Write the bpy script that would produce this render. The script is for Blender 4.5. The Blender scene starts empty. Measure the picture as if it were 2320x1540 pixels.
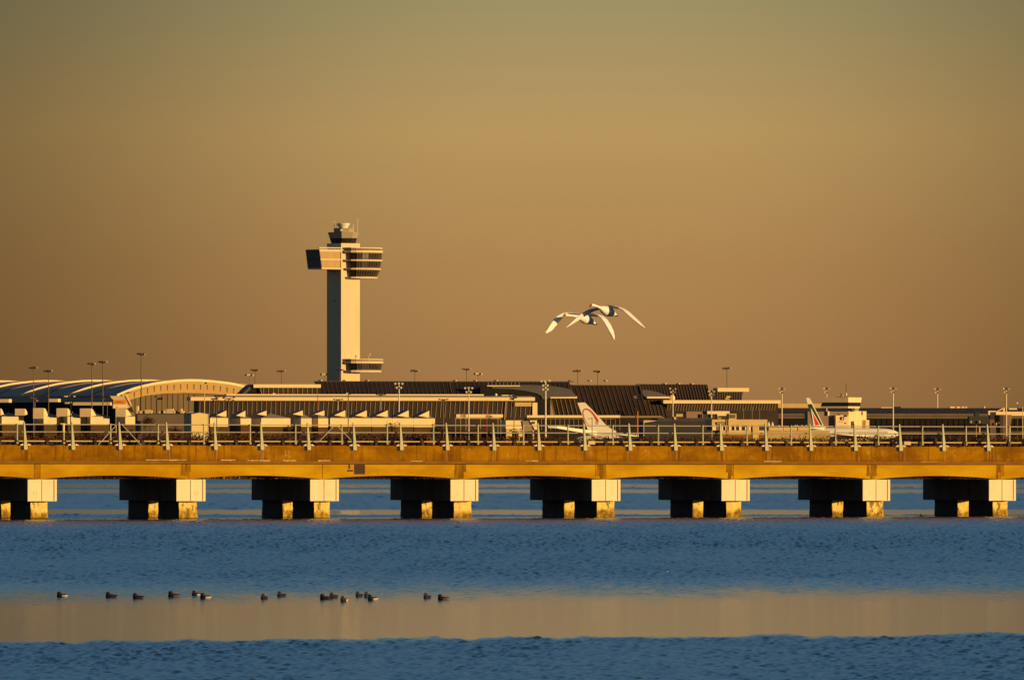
import bpy, bmesh, math, random
from mathutils import Vector, Matrix
random.seed(7)
sc = bpy.context.scene
COL = sc.collection
rad = math.radians

# ------------------------------------------------------------------ camera
FOC, CX, HY, CH = 24000.0, 1160.0, 985.0, 6.2      # focal length in photo pixels, principal column, horizon row, eye height
cam = bpy.data.cameras.new('camera'); camo = bpy.data.objects.new('camera', cam); COL.objects.link(camo)
camo.location = (0, 0, CH); camo.rotation_euler = (rad(90), 0, 0)
cam.sensor_width = 36.0; cam.lens = FOC / 2320 * 36.0
cam.shift_y = (HY - 770.0) / 2320.0
cam.clip_start = 5.0; cam.clip_end = 60000.0
sc.camera = camo

# ------------------------------------------------------------------ colours
def lin(r, g, b):
    f = lambda c: (c/255)/12.92 if c <= 10 else (((c/255)+0.055)/1.055)**2.4
    return (f(r), f(g), f(b), 1.0)

# ------------------------------------------------------------------ sky
SUN_AZ, SUN_EL = 60.0, 5.5           # degrees to the right of straight behind the camera, and up
def direction(px, py):
    return Vector(((px-CX)/FOC, 1.0, (HY-py)/FOC)).normalized()
world = bpy.data.worlds.new('World'); sc.world = world; world.use_nodes = True
nt = world.node_tree; nt.nodes.clear()
N = lambda t: nt.nodes.new(t)
L = nt.links.new
wo = N('ShaderNodeOutputWorld'); bg = N('ShaderNodeBackground'); L(bg.outputs[0], wo.inputs[0])
tc = N('ShaderNodeTexCoord'); sep = N('ShaderNodeSeparateXYZ'); L(tc.outputs['Generated'], sep.inputs[0])
sky = N('ShaderNodeTexSky'); sky.sky_type = 'NISHITA'; sky.sun_disc = False
sky.sun_elevation = rad(SUN_EL); sky.sun_rotation = rad(180 - SUN_AZ); sky.dust_density = 2.0; sky.altitude = 10
SKY_STRENGTH = 0.1
# low golden haze band over the horizon, fading up into the blue sky
mr = N('ShaderNodeMapRange'); mr.inputs['From Min'].default_value = 0.0; mr.inputs['From Max'].default_value = 0.16
L(sep.outputs['Z'], mr.inputs['Value'])
ramp = N('ShaderNodeValToRGB'); L(mr.outputs[0], ramp.inputs[0])
def k(py): return ((HY-py)/FOC)/0.16
stops = [(0.0, lin(166,120,72)), (k(800), lin(168,124,74)), (k(600), lin(172,131,79)), (k(300), lin(182,148,92)),
         (k(0), lin(160,146,102)), (0.40, lin(112,132,122)), (0.58, lin(102,136,150)), (1.0, lin(88,138,178))]
el = ramp.color_ramp.elements
while len(el) < len(stops): el.new(0.5)
for e, (p, c) in zip(el, stops): e.position = p; e.color = c
# lens-style vignette put into the sky: full near mid-frame, dimmer outward
vm = N('ShaderNodeVectorMath'); vm.operation = 'DOT_PRODUCT'; L(tc.outputs['Generated'], vm.inputs[0])
vm.inputs[1].default_value = direction(1330, 430)
ac = N('ShaderNodeMath'); ac.operation = 'ARCCOSINE'; L(vm.outputs['Value'], ac.inputs[0])
gl = N('ShaderNodeMapRange'); gl.interpolation_type = 'SMOOTHSTEP'
gl.inputs['From Min'].default_value = 0.008; gl.inputs['From Max'].default_value = 0.07
gl.inputs['To Min'].default_value = 1.02; gl.inputs['To Max'].default_value = 0.42
L(ac.outputs[0], gl.inputs['Value'])
gw = N('ShaderNodeMapRange'); gw.interpolation_type = 'SMOOTHSTEP'; gw.inputs['From Min'].default_value = 0.045; gw.inputs['From Max'].default_value = 0.09
L(sep.outputs['Z'], gw.inputs['Value'])
gm = N('ShaderNodeMix'); L(gw.outputs[0], gm.inputs[0]); L(gl.outputs[0], gm.inputs[2]); gm.inputs[3].default_value = 1.0
hz = N('ShaderNodeMix'); hz.data_type = 'RGBA'; hz.blend_type = 'MULTIPLY'; hz.inputs[0].default_value = 1.0
L(ramp.outputs[0], hz.inputs[6]); L(gm.outputs[0], hz.inputs[7])
hs = N('ShaderNodeVectorMath'); hs.operation = 'SCALE'; hs.inputs['Scale'].default_value = 1.0/SKY_STRENGTH
L(hz.outputs[2], hs.inputs[0])
bw = N('ShaderNodeMapRange'); bw.interpolation_type = 'SMOOTHSTEP'; bw.inputs['From Min'].default_value = 0.1; bw.inputs['From Max'].default_value = 0.8
bw.inputs['To Min'].default_value = 0.75/SKY_STRENGTH; bw.inputs['To Max'].default_value = 1.0/SKY_STRENGTH; L(sep.outputs['Y'], bw.inputs['Value']); L(bw.outputs[0], hs.inputs['Scale'])
tint = N('ShaderNodeMix'); tint.data_type = 'RGBA'; tint.blend_type = 'MULTIPLY'; tint.inputs[0].default_value = 1.0
L(sky.outputs[0], tint.inputs[6]); 
# sky made dimmer to the sides and behind, only to weaken the fill light
fw = N('ShaderNodeMapRange'); fw.interpolation_type = 'SMOOTHSTEP'; fw.inputs['From Min'].default_value = 0.2; fw.inputs['From Max'].default_value = 0.9
fw.inputs['To Min'].default_value = 0.46; fw.inputs['To Max'].default_value = 1.0; L(sep.outputs['Y'], fw.inputs['Value'])
tv = N('ShaderNodeVectorMath'); tv.operation = 'SCALE'; tv.inputs[0].default_value = (0.76, 1.06, 1.50); L(fw.outputs[0], tv.inputs['Scale']); L(tv.outputs[0], tint.inputs[7])
up = N('ShaderNodeMapRange'); up.interpolation_type = 'SMOOTHSTEP'
up.inputs['From Min'].default_value = 0.14; up.inputs['From Max'].default_value = 0.38; L(sep.outputs['Z'], up.inputs['Value'])
mx = N('ShaderNodeMix'); mx.data_type = 'RGBA'; L(up.outputs[0], mx.inputs[0]); L(hs.outputs[0], mx.inputs[6]); L(tint.outputs[2], mx.inputs[7])
L(mx.outputs[2], bg.inputs['Color']); bg.inputs['Strength'].default_value = SKY_STRENGTH

# ------------------------------------------------------------------ sun
sun = bpy.data.lights.new('sun', 'SUN'); suno = bpy.data.objects.new('sun', sun); COL.objects.link(suno)
sun.energy = 5.0; sun.angle = rad(0.5); sun.color = (1.0, 0.66, 0.27)
sdir = Vector((math.sin(rad(SUN_AZ))*math.cos(rad(SUN_EL)), -math.cos(rad(SUN_AZ))*math.cos(rad(SUN_EL)), math.sin(rad(SUN_EL))))
suno.rotation_euler = sdir.to_track_quat('Z', 'Y').to_euler(); suno.location = sdir*200
sc.view_settings.view_transform = 'Standard'; sc.view_settings.look = 'None'
sc.view_settings.exposure = 0.0; sc.view_settings.gamma = 1.0

# ------------------------------------------------------------------ helpers
def W(px, py, Y):
    """the place a photo pixel shows at distance Y"""
    return Vector(((px-CX)/FOC*Y, Y, CH-(py-HY)/FOC*Y))
def zat(py, Y): return CH-(py-HY)/FOC*Y

def mat(name, col, rough=0.8, var=0.18, scale=0.5, streak=None, metal=0.0, spec=0.3, stain=None):
    m = bpy.data.materials.new(name); m.use_nodes = True
    t = m.node_tree; b = t.nodes['Principled BSDF']
    b.inputs['Roughness'].default_value = rough; b.inputs['Metallic'].default_value = metal
    b.inputs['Specular IOR Level'].default_value = spec
    c = Vector(col[:3])
    co = t.nodes.new('ShaderNodeTexCoord'); mp = t.nodes.new('ShaderNodeMapping'); t.links.new(co.outputs['Object'], mp.inputs[0])
    if streak: mp.inputs['Scale'].default_value = streak
    n = t.nodes.new('ShaderNodeTexNoise'); n.inputs['Scale'].default_value = scale; n.inputs['Detail'].default_value = 5; n.inputs['Roughness'].default_value = 0.65
    t.links.new(mp.outputs[0], n.inputs['Vector'])
    r = t.nodes.new('ShaderNodeValToRGB'); r.color_ramp.elements[0].position = 0.32; r.color_ramp.elements[1].position = 0.68
    lo, hi = c*(1-var), c*(1+var)
    if stain: lo = Vector(stain)
    r.color_ramp.elements[0].color = (*lo, 1); r.color_ramp.elements[1].color = (*[min(x, .95) for x in hi], 1)
    t.links.new(n.outputs['Fac'], r.inputs[0]); t.links.new(r.outputs[0], b.inputs['Base Color'])
    return m

class MB:
    def __init__(s): s.v = []; s.f = []; s.m = []; s.mi = 0
    def poly(s, pts):
        i = len(s.v); s.v += [Vector(p) for p in pts]; s.f.append(tuple(range(i, i+len(pts)))); s.m.append(s.mi)
    def hexa(s, b, t):
        """b, t: four bottom and four top points, both anticlockwise from above"""
        i = len(s.v); s.v += [Vector(p) for p in list(b)+list(t)]; n = len(b)
        s.f.append(tuple(i+n-1-j for j in range(n))); s.f.append(tuple(i+n+j for j in range(n)))
        for j in range(n):
            q = (j+1) % n; s.f.append((i+j, i+q, i+n+q, i+n+j))
        s.m += [s.mi]*(n+2)
    def box(s, o, u, w, x0, x1, y0, y1, z0, z1):
        """box in the frame o + x*u + y*w + z"""
        P = lambda x, y, z: Vector(o)+Vector(u)*x+Vector(w)*y+Vector((0, 0, z))
        s.hexa([P(x0,y0,z0),P(x1,y0,z0),P(x1,y1,z0),P(x0,y1,z0)], [P(x0,y0,z1),P(x1,y0,z1),P(x1,y1,z1),P(x0,y1,z1)])
    def abox(s, x0, x1, y0, y1, z0, z1): s.box((0,0,0), (1,0,0), (0,1,0), x0, x1, y0, y1, z0, z1)
    def tube(s, a, b, r0, r1=None, n=8, caps=True):
        r1 = r0 if r1 is None else r1
        a, b = Vector(a), Vector(b); d = (b-a).normalized()
        x = d.orthogonal().normalized(); y = d.cross(x); i = len(s.v)
        for p, r in ((a, r0), (b, r1)):
            for j in range(n):
                t = 2*math.pi*j/n; s.v.append(p+(x*math.cos(t)+y*math.sin(t))*r)
        for j in range(n):
            q = (j+1) % n; s.f.append((i+j, i+q, i+n+q, i+n+j)); s.m.append(s.mi)
        if caps:
            s.f.append(tuple(i+n-1-j for j in range(n))); s.f.append(tuple(i+n+j for j in range(n))); s.m += [s.mi]*2
    def loft(s, rings, caps=True):
        """rings: lists of equally many points"""
        i = len(s.v); n = len(rings[0])
        for r in rings: s.v += [Vector(p) for p in r]
        for a in range(len(rings)-1):
            for j in range(n):
                q = (j+1) % n; s.f.append((i+a*n+j, i+a*n+q, i+(a+1)*n+q, i+(a+1)*n+j)); s.m.append(s.mi)
        if caps:
            s.f.append(tuple(i+n-1-j for j in range(n))); e = i+(len(rings)-1)*n
            s.f.append(tuple(e+j for j in range(n))); s.m += [s.mi]*2
    def lathe(s, o, prof, n=20, axis=None):
        o = Vector(o)
        if axis is None: X, Y, Z = Vector((1,0,0)), Vector((0,1,0)), Vector((0,0,1))
        else: Z = Vector(axis).normalized(); X = Z.orthogonal().normalized(); Y = Z.cross(X)
        s.loft([[o+Z*h+(X*math.cos(2*math.pi*j/n)+Y*math.sin(2*math.pi*j/n))*r for j in range(n)] for r, h in prof])
    def prism(s, pts, ext):
        """closed outline pushed along ext"""
        e = Vector(ext); a = [Vector(p) for p in pts]; s.loft([a, [p+e for p in a]])
    def build(s, name, m, parent=None, smooth=False, loc=None):
        me = bpy.data.meshes.new(name)
        off = Vector((0,0,0)) if parent is None else parent['_o_vec'] if False else Vector(ORIG.get(parent.name, (0,0,0)))
        if loc is not None: off = Vector(loc)
        me.from_pydata([tuple(p-off) for p in s.v], [], s.f)
        ms = m if isinstance(m, (list, tuple)) else [m]
        for x in ms: me.materials.append(x)
        if len(ms) > 1: me.polygons.foreach_set('material_index', s.m)
        bm = bmesh.new(); bm.from_mesh(me); bmesh.ops.recalc_face_normals(bm, faces=bm.faces); bm.to_mesh(me); bm.free()
        if smooth: me.polygons.foreach_set('use_smooth', [True]*len(me.polygons))
        o = bpy.data.objects.new(name, me); COL.objects.link(o)
        if parent is not None: o.parent = parent; ORIG[o.name] = off
        elif loc is not None: o.location = off
        if parent is None: ORIG[o.name] = off
        return o
ORIG = {}

def tag(o, label=None, cat=None, group=None, kind=None):
    if label: o['label'] = label
    if cat: o['category'] = cat
    if group: o['group'] = group
    if kind: o['kind'] = kind
    return o
def thing(name, loc, label, cat, group=None):
    o = bpy.data.objects.new(name, None); COL.objects.link(o); o.location = loc; o.empty_display_size = 0.5
    ORIG[o.name] = Vector(loc)
    return tag(o, label, cat, group)

class Frame:
    """a facade: a vertical plane at heading a (degrees), passing at distance Y under photo column pxm"""
    def __init__(s, Y, pxm, a):
        s.Y, s.a = Y, rad(a); s.u = Vector((math.cos(s.a), math.sin(s.a), 0)); s.w = Vector((-math.sin(s.a), math.cos(s.a), 0))
        s.o = Vector(((pxm-CX)/FOC*Y, Y, 0))
    def t(s, px, v=0.0):
        """distance along the facade at which column px crosses the plane v metres behind it"""
        kx = (px-CX)/FOC; o = s.o+s.w*v
        return (kx*o.y-o.x)/(s.u.x-kx*s.u.y)
    def z(s, py): return zat(py, s.Y)
    def P(s, px, py, v=0.0): return s.o+s.w*v+s.u*s.t(px, v)+Vector((0,0,s.z(py)))
    def slab(s, mb, px0, px1, py0, py1, v0, v1):
        mb.box(s.o, s.u, s.w, s.t(px0, v0), s.t(px1, v0), v0, v1, s.z(py1), s.z(py0))
    def bars(s, mb, px0, px1, py0, py1, n, v, wpx=1.8, lean=0.0, vtop=None, d=0.25):
        """n upright mullions between columns px0 and px1; lean shifts their feet along (photo px)"""
        vt = v if vtop is None else vtop
        for i in range(n):
            p = px0+(px1-px0)*i/max(1, n-1)
            h = wpx*0.78/FOC*s.Y/2
            a, b = s.P(p+lean, py1, v), s.P(p, py0, vt)
            mb.hexa([a-s.u*h-s.w*d, a+s.u*h-s.w*d, a+s.u*h, a-s.u*h], [b-s.u*h-s.w*d, b+s.u*h-s.w*d, b+s.u*h, b-s.u*h])
    def quad(s, mb, corners, d=0.4):
        """slab d thick through (px, py, v) corners in order bl, br, tr, tl"""
        p = [s.P(*c) for c in corners]; n = (p[1]-p[0]).cross(p[3]-p[0]).normalized()*d
        if n.dot(s.w) < 0: n = -n
        mb.loft([p, [q+n for q in p]])

# ------------------------------------------------------------------ materials
M = {}
def graph(m):
    t = m.node_tree; co = t.nodes.new('ShaderNodeTexCoord'); sp = t.nodes.new('ShaderNodeSeparateXYZ'); t.links.new(co.outputs['Object'], sp.inputs[0])
    def mt(op, a, b=None, c=None):
        x = t.nodes.new('ShaderNodeMath'); x.operation = op
        for i, q in enumerate((a, b, c)):
            if q is None: continue
            if isinstance(q, (int, float)): x.inputs[i].default_value = q
            else: t.links.new(q, x.inputs[i])
        return x.outputs[0]
    def ns(sx, sy, sz, detail=4, rough=0.6, off=0.0):
        mp = t.nodes.new('ShaderNodeMapping'); mp.inputs['Scale'].default_value = (sx, sy, sz); mp.inputs['Location'].default_value = (off, off, off); t.links.new(co.outputs['Object'], mp.inputs[0])
        n = t.nodes.new('ShaderNodeTexNoise'); n.inputs['Scale'].default_value = 1; n.inputs['Detail'].default_value = detail; n.inputs['Roughness'].default_value = rough; t.links.new(mp.outputs[0], n.inputs['Vector']); return n.outputs['Fac']
    def step(v, a, b):
        x = t.nodes.new('ShaderNodeMapRange'); x.interpolation_type = 'SMOOTHSTEP'; x.inputs['From Min'].default_value = a; x.inputs['From Max'].default_value = b
        t.links.new(v, x.inputs['Value']); return x.outputs[0]
    def mix(f, a, b):
        x = t.nodes.new('ShaderNodeMix'); x.data_type = 'RGBA'; t.links.new(f, x.inputs[0])
        for i, q in ((6, a), (7, b)):
            if isinstance(q, tuple): x.inputs[i].default_value = (*q[:3], 1)
            else: t.links.new(q, x.inputs[i])
        return x.outputs[2]
    return t, sp, mt, ns, step, mix
def new_mat(name, rough=0.85, spec=0.25):
    m = bpy.data.materials.new(name); m.use_nodes = True; b = m.node_tree.nodes['Principled BSDF']
    b.inputs['Roughness'].default_value = rough; b.inputs['Specular IOR Level'].default_value = spec
    return m, b
def tide_material():
    # pale concrete above the tide, algae and wet brown below a ragged line
    m, b = new_mat('tidemark_concrete'); t, sp, mt, ns, step, mix = graph(m)
    lvl = mt('ADD', sp.outputs['Z'], mt('MULTIPLY', mt('SUBTRACT', ns(1.1, .4, .7, 5, .65), 0.5), 1.5))
    upper = mix(step(ns(2.2, 2.2, 1.2, 4, .6, 5), 0.35, 0.7), (0.84,0.56,0.11), (0.90,0.72,0.27))
    low = mix(step(ns(3, 3, 2, 4, .6, 9), 0.35, 0.65), (0.19,0.105,0.010), (0.55,0.35,0.035))
    c = mix(step(lvl, 0.38, 0.80), low, upper)
    c = mix(mt('MULTIPLY', step(ns(2.6, 1.2, 1.1, 5, .7, 21), 0.52, 0.62), 0.85), c, (0.17,0.085,0.012))
    c = mix(mt('SUBTRACT', 1.0, step(mt('ADD', sp.outputs['Z'], mt('MULTIPLY', ns(4, 2, 1, 3, .6, 2), 0.12)), 0.10, 0.22)), c, (0.07,0.04,0.012)); t.links.new(c, b.inputs['Base Color']); return m
def parapet_material():
    # weathered ochre concrete: blotches, rain streaks, and rust runs under each railing post
    m, b = new_mat('ochre_concrete', 0.95, 0.02); t, sp, mt, ns, step, mix = graph(m)
    base = mix(step(ns(0.22, .5, 0.35, 6, .72), 0.34, 0.66), (0.19,0.078,0.003), (0.39,0.178,0.005))
    base = mix(mt('MULTIPLY', step(ns(2.4, 1, 0.16, 5, .75, 3), 0.50, 0.66), 0.7), base, (0.15,0.055,0.003))
    base = mix(mt('MULTIPLY', step(ns(1.7, 1, 1.1, 5, .7, 8), 0.60, 0.72), 0.5), base, (0.58,0.33,0.06))
    w = mt('PINGPONG', sp.outputs['X'], 3.742/2)
    run = mt('MULTIPLY', mt('SUBTRACT', 1.0, step(w, 0.12, 0.62)), step(ns(4.5, 1, 0.28, 3, .6, 12), 0.40, 0.62))
    base = mix(mt('MULTIPLY', run, 0.75), base, (0.14,0.045,0.004))
    lite = mt('MULTIPLY', mt('SUBTRACT', 1.0, step(w, 0.1, 0.5)), step(ns(5.5, 1, 0.3, 3, .6, 31), 0.52, 0.66))
    base = mix(mt('MULTIPLY', lite, 0.3), base, (0.62,0.40,0.11))
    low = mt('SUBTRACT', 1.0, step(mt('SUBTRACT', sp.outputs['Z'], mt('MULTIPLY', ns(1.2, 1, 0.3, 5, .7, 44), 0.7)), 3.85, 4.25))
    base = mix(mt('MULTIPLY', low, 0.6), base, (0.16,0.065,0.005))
    t.links.new(base, b.inputs['Base Color']); return m
def girder_material():
    m, b = new_mat('yellow_concrete', 0.95, 0.02); t, sp, mt, ns, step, mix = graph(m)
    base = mix(step(ns(0.16, .2, 0.5, 4, .6), 0.35, 0.65), (0.42,0.21,0.005), (0.58,0.33,0.010))
    base = mix(mt('MULTIPLY', step(ns(1.6, 1, 0.5, 5, .7, 4), 0.56, 0.74), 0.5), base, (0.40,0.20,0.012))
    t.links.new(base, b.inputs['Base Color']); return m
M['fascia'] = parapet_material()
M['girder'] = girder_material()
M['ledge'] = mat('brown_concrete', (0.22,0.10,0.012), 0.85, 0.2, 1.0)
M['stain'] = mat('rust_stain', (0.27,0.125,0.006), 0.95, 0.45, 2.5, (1,1,0.3), spec=0.02)
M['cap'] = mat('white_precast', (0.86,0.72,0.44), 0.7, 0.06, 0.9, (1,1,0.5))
M['capdark'] = mat('shade_toned_concrete', (0.135,0.105,0.085), 0.85, 0.2, 0.8, (1,1,0.3))  # shade of the pier sides put into a dark body colour
M['colshade'] = mat('shade_toned_column_concrete', (0.07,0.052,0.036), 0.8, 0.3, 0.8, (1,1,0.4))  # shade of the column sides put into the colour
M['groove'] = mat('dark_joint', (0.10,0.05,0.03), 0.9, 0.1)
M['tidemark'] = tide_material()
M['galv'] = mat('pale_green_steel', (0.47,0.455,0.26), 0.55, 0.1, 2.0)
M['railm'] = mat('tan_pipe', (0.42,0.36,0.26), 0.6, 0.1, 2.0)
M['pipe'] = mat('orange_pipe', (0.62,0.45,0.12), 0.6, 0.1, 2.0)
M['faint'] = mat('faded_paint', (0.64,0.58,0.42), 0.8, 0.1)
M['deck'] = mat('ballast', (0.06,0.04,0.025), 0.95, 0.3, 2.0)
M['tower'] = mat('tan_concrete', (0.72,0.54,0.32), 0.8, 0.06, 0.12, (1,1,0.35))
M['panel'] = mat('ribbed_tan_panel', (0.46,0.30,0.12), 0.7, 0.1, 0.9, (1,1,0.02))
M['towertan'] = mat('beige_cladding', (0.36,0.29,0.19), 0.7, 0.05, 0.3)
M['shadegrey'] = mat('shade_grey_panel', (0.16,0.13,0.11), 0.7, 0.1, 0.3)  # unlit end of the tower wing: shade put into the grey
M['glass'] = mat('dark_glass', (0.026,0.019,0.016), 0.25, 0.3, 0.25, spec=0.35)
M['brownglass'] = mat('brown_glass', (0.043,0.028,0.020), 0.55, 0.25, 0.12, spec=0.15)  # brown sky reflection is put into the flat base colour
M['greenglass'] = mat('olive_glass', (0.15,0.10,0.045), 0.6, 0.2, 0.12, (1,1,0.1), spec=0.15)
M['mull'] = mat('pale_mullion', (0.30,0.21,0.11), 0.6, 0.08)
M['dimmull'] = mat('bronze_mullion', (0.12,0.082,0.055), 0.6, 0.1)
M['cream'] = mat('cream_fascia', (0.87,0.65,0.33), 0.7, 0.05, 0.15)
M['archcream'] = mat('ochre_cladding', (0.45,0.27,0.08), 0.7, 0.06, 0.2)
M['white'] = mat('white_paint', (0.84,0.76,0.58), 0.5, 0.04, 0.3)
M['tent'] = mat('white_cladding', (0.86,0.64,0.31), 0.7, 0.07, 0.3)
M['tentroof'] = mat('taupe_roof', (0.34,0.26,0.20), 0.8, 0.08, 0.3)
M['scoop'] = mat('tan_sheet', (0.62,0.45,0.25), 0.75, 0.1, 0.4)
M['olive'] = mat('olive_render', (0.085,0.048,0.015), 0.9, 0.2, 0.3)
M['vaultroof'] = mat('grey_blue_metal_roof', (0.50,0.34,0.25), 0.7, 0.10, 0.06)
M['slate'] = mat('slate_roof', (0.085,0.075,0.075), 0.7, 0.12, 0.2, (1,1,1))
M['blueroof'] = mat('dark_blue_roof', (0.050,0.040,0.040), 0.7, 0.3, 0.25)
M['grey'] = mat('taupe_wall', (0.26,0.18,0.11), 0.8, 0.1, 0.2)
M['dim'] = mat('dim_brown_wall', (0.15,0.10,0.06), 0.8, 0.15, 0.2)
M['tan'] = mat('tan_render', (0.62,0.42,0.16), 0.8, 0.08, 0.3)
M['yellowshed'] = mat('straw_cladding', (0.66,0.50,0.20), 0.7, 0.06, 0.3)
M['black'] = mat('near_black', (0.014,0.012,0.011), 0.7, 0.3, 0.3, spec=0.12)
M['dark'] = mat('dark_metal', (0.030,0.026,0.026), 0.6, 0.2, 1.0)
M['polebrown'] = mat('brown_pole', (0.17,0.115,0.07), 0.6, 0.1, 1.0)
M['polecream'] = mat('cream_pole', (0.85,0.68,0.45), 0.6, 0.1, 1.0)
M['lampcream'] = mat('cream_lamp', (0.80,0.68,0.45), 0.5, 0.05)
M['orange'] = mat('orange_board', (0.68,0.23,0.004), 0.7, 0.08)
M['darkorange'] = mat('dark_orange_lettering', (0.45,0.13,0.01), 0.6, 0.08)
M['red'] = mat('red_paint', (0.78,0.025,0.015), 0.45, 0.04)
M['redarc'] = mat('brick_red_paint', (0.55,0.055,0.012), 0.45, 0.04)
M['green'] = mat('dark_green_paint', (0.022,0.045,0.020), 0.5, 0.06)
M['star'] = mat('olive_green_paint', (0.16,0.12,0.03), 0.5, 0.06)
M['scrub'] = mat('winter_scrub', (0.085,0.031,0.011), 0.95, 0.3, 0.22, stain=(0.05,0.018,0.007))
M['reed'] = mat('dry_reed', (0.34,0.15,0.03), 0.9, 0.5, 0.5, stain=(0.10,0.04,0.012))
M['bush'] = mat('bare_brown_twigs', (0.055,0.024,0.010), 0.95, 0.4, 0.8)
M['soil'] = mat('brown_marsh_soil', (0.07,0.035,0.014), 0.95, 0.3, 0.05)
M['asphalt'] = mat('apron_asphalt', (0.07,0.055,0.04), 0.9, 0.2, 0.05)

# ------------------------------------------------------------------ water
import numpy as np
def value_noise(x, y, seed):
    r = np.random.RandomState(seed).rand(256, 256)
    xi, yi = np.floor(x).astype(int), np.floor(y).astype(int); fx, fy = x-xi, y-yi
    fx, fy = fx*fx*(3-2*fx), fy*fy*(3-2*fy)
    g = lambda i, j: r[i & 255, j & 255]
    return (g(xi,yi)*(1-fx)+g(xi+1,yi)*fx)*(1-fy)+(g(xi,yi+1)*(1-fx)+g(xi+1,yi+1)*fx)*fy
def fractal(x, y, seed, octaves=4, gain=0.55):
    t, a, n = 0, 1.0, 0
    for o in range(octaves): t = t+a*value_noise(x*2**o+17.3*o, y*2**o+9.1*o, seed+o); n += a; a *= gain
    return t/n
def smooth(v, a, b):
    t = np.clip((v-a)/(b-a), 0, 1); return t*t*(3-2*t)
def build_water():
    rows = [-300.0, 60.0, 100.0]; y = 118.0
    while y < 830: rows.append(y); y *= 1.00105
    while y < 1500: rows.append(y); y *= 1.0022
    rows.append(1512.0); Yr = np.array(rows)
    ncol = 960
    u = np.concatenate([[-1.6], np.linspace(-1, 1, ncol), [1.6]])
    hw = np.maximum(0.0483*Yr*1.18+6, 12)
    X = u[None, :]*hw[:, None]; X[:, 0] = -700; X[:, -1] = 700
    Y = np.repeat(Yr[:, None], len(u), 1)
    # wind-free slicks lying across the water
    rag = fractal(X*0.35, Y*0.03, 3)-0.5; wide = fractal(X*0.05, Y*0.02, 11, 3)-0.5; fine = fractal(X*1.3, Y*0.09, 23, 3)-0.5
    yt = Y*(1+0.016*rag+0.004*wide)-0.42*X
    sl = smooth(yt+9*fine, 318, 326)*(1-smooth(yt*(1+0.045*fine+0.03*rag), 382, 485))
    for a0, a1, b0, b1, k in ((818,828,868,890,1), (1110,1150,1190,1220,.9), (1240,1262,1330,1360,.9)):
        yy = Y*(1+0.012*rag+0.01*fine); sl = np.maximum(sl, k*smooth(yy, a0, a1)*(1-smooth(yy, b0, b1)))
    lee = Y-0.4255*X; sl = np.maximum(sl, 0.75*smooth(lee, 787, 790)*(1-smooth(lee, 799, 803)))
    # short wind waves
    rnd = np.random.RandomState(4); H = np.zeros_like(X)
    for i in range(46):
        lam = 0.17*(6.5)**rnd.rand(); th = rnd.normal(0.55, 0.7); k = 2*np.pi/lam
        H += 0.0072*lam**0.9*np.sin(k*(math.cos(th)*X+math.sin(th)*Y)+rnd.rand()*6.28+1.5*value_noise(X*0.4, Y*0.1, 50+i % 5))
    far = smooth(Y, 790, 840)
    for i in range(14):
        lam = 1.4*(3.5)**rnd.rand(); th = rnd.normal(0.9, 0.6); k = 2*np.pi/lam
        H += far*0.006*lam**0.8*np.sin(k*(math.cos(th)*X+math.sin(th)*Y)+rnd.rand()*6.28)
    gust = 0.62+0.9*fractal(X*0.045, Y*0.018, 31, 3)*fractal(X*0.3, Y*0.03, 37, 3)*1.6
    ys = Y*(1+0.05*rag)-0.3*X
    gust = gust+0.55*smooth(ys, 545, 600)*(1-smooth(ys, 650, 740))-0.22*(1-smooth(ys, 300, 345))
    edge = np.ones(len(u)); edge[[0, 1, -1, -2]] = 0
    near = smooth(Y, 110, 125)*(1-smooth(Y, 1440, 1490))
    Z = H*gust*(1-0.965*sl)*edge[None, :]*near*WAVE
    nr, nc = X.shape
    co = np.stack([X, Y, Z], -1).reshape(-1).astype(np.float32)
    i = (np.arange(nr-1)[:, None]*nc+np.arange(nc-1)[None, :]).reshape(-1)
    q = np.stack([i, i+1, i+nc+1, i+nc], 1).reshape(-1).astype(np.int32)
    me = bpy.data.meshes.new('water'); me.vertices.add(nr*nc); me.vertices.foreach_set('co', co)
    me.loops.add(len(q)); me.loops.foreach_set('vertex_index', q)
    me.polygons.add(len(q)//4); me.polygons.foreach_set('loop_start', np.arange(0, len(q), 4, dtype=np.int32))
    me.polygons.foreach_set('use_smooth', np.ones(len(q)//4, dtype=bool))
    me.update()
    at = me.attributes.new('calm', 'FLOAT', 'POINT'); at.data.foreach_set('value', sl.reshape(-1).astype(np.float32))
    o = bpy.data.objects.new('water', me); COL.objects.link(o)
    m = bpy.data.materials.new('rippled_water'); m.use_nodes = True; t = m.node_tree; b = t.nodes['Principled BSDF']
    an = t.nodes.new('ShaderNodeAttribute'); an.attribute_name = 'calm'
    mr = t.nodes.new('ShaderNodeMapRange'); mr.inputs['To Min'].default_value = ROUGH_WIND; mr.inputs['To Max'].default_value = 0.10; t.links.new(an.outputs['Fac'], mr.inputs['Value'])
    t.links.new(mr.outputs[0], b.inputs['Roughness'])
    b.inputs['Base Color'].default_value = (0.010, 0.044, 0.105, 1); b.inputs['IOR'].default_value = 1.33
    me.materials.append(m); return o
WAVE, ROUGH_WIND = 1.25, 0.25
tag(build_water(), kind='structure')
# far shore and airport land
g = MB()
prof = [(1489,-0.4),(1495,0.15),(1530,0.9),(1700,1.4),(3600,2.0),(30000,2.0)]
for (y0,z0),(y1,z1) in zip(prof, prof[1:]):
    g.poly([(-6000,y0,z0),(6000,y0,z0),(6000,y1,z1),(-6000,y1,z1)])
tag(g.build('ground', M['soil']), kind='structure')
g = MB(); g.poly([(-900,3650,2.05),(900,3650,2.05),(900,6200,2.05),(-900,6200,2.05)])
tag(g.build('airport_apron', M['asphalt']), kind='structure')

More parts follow.
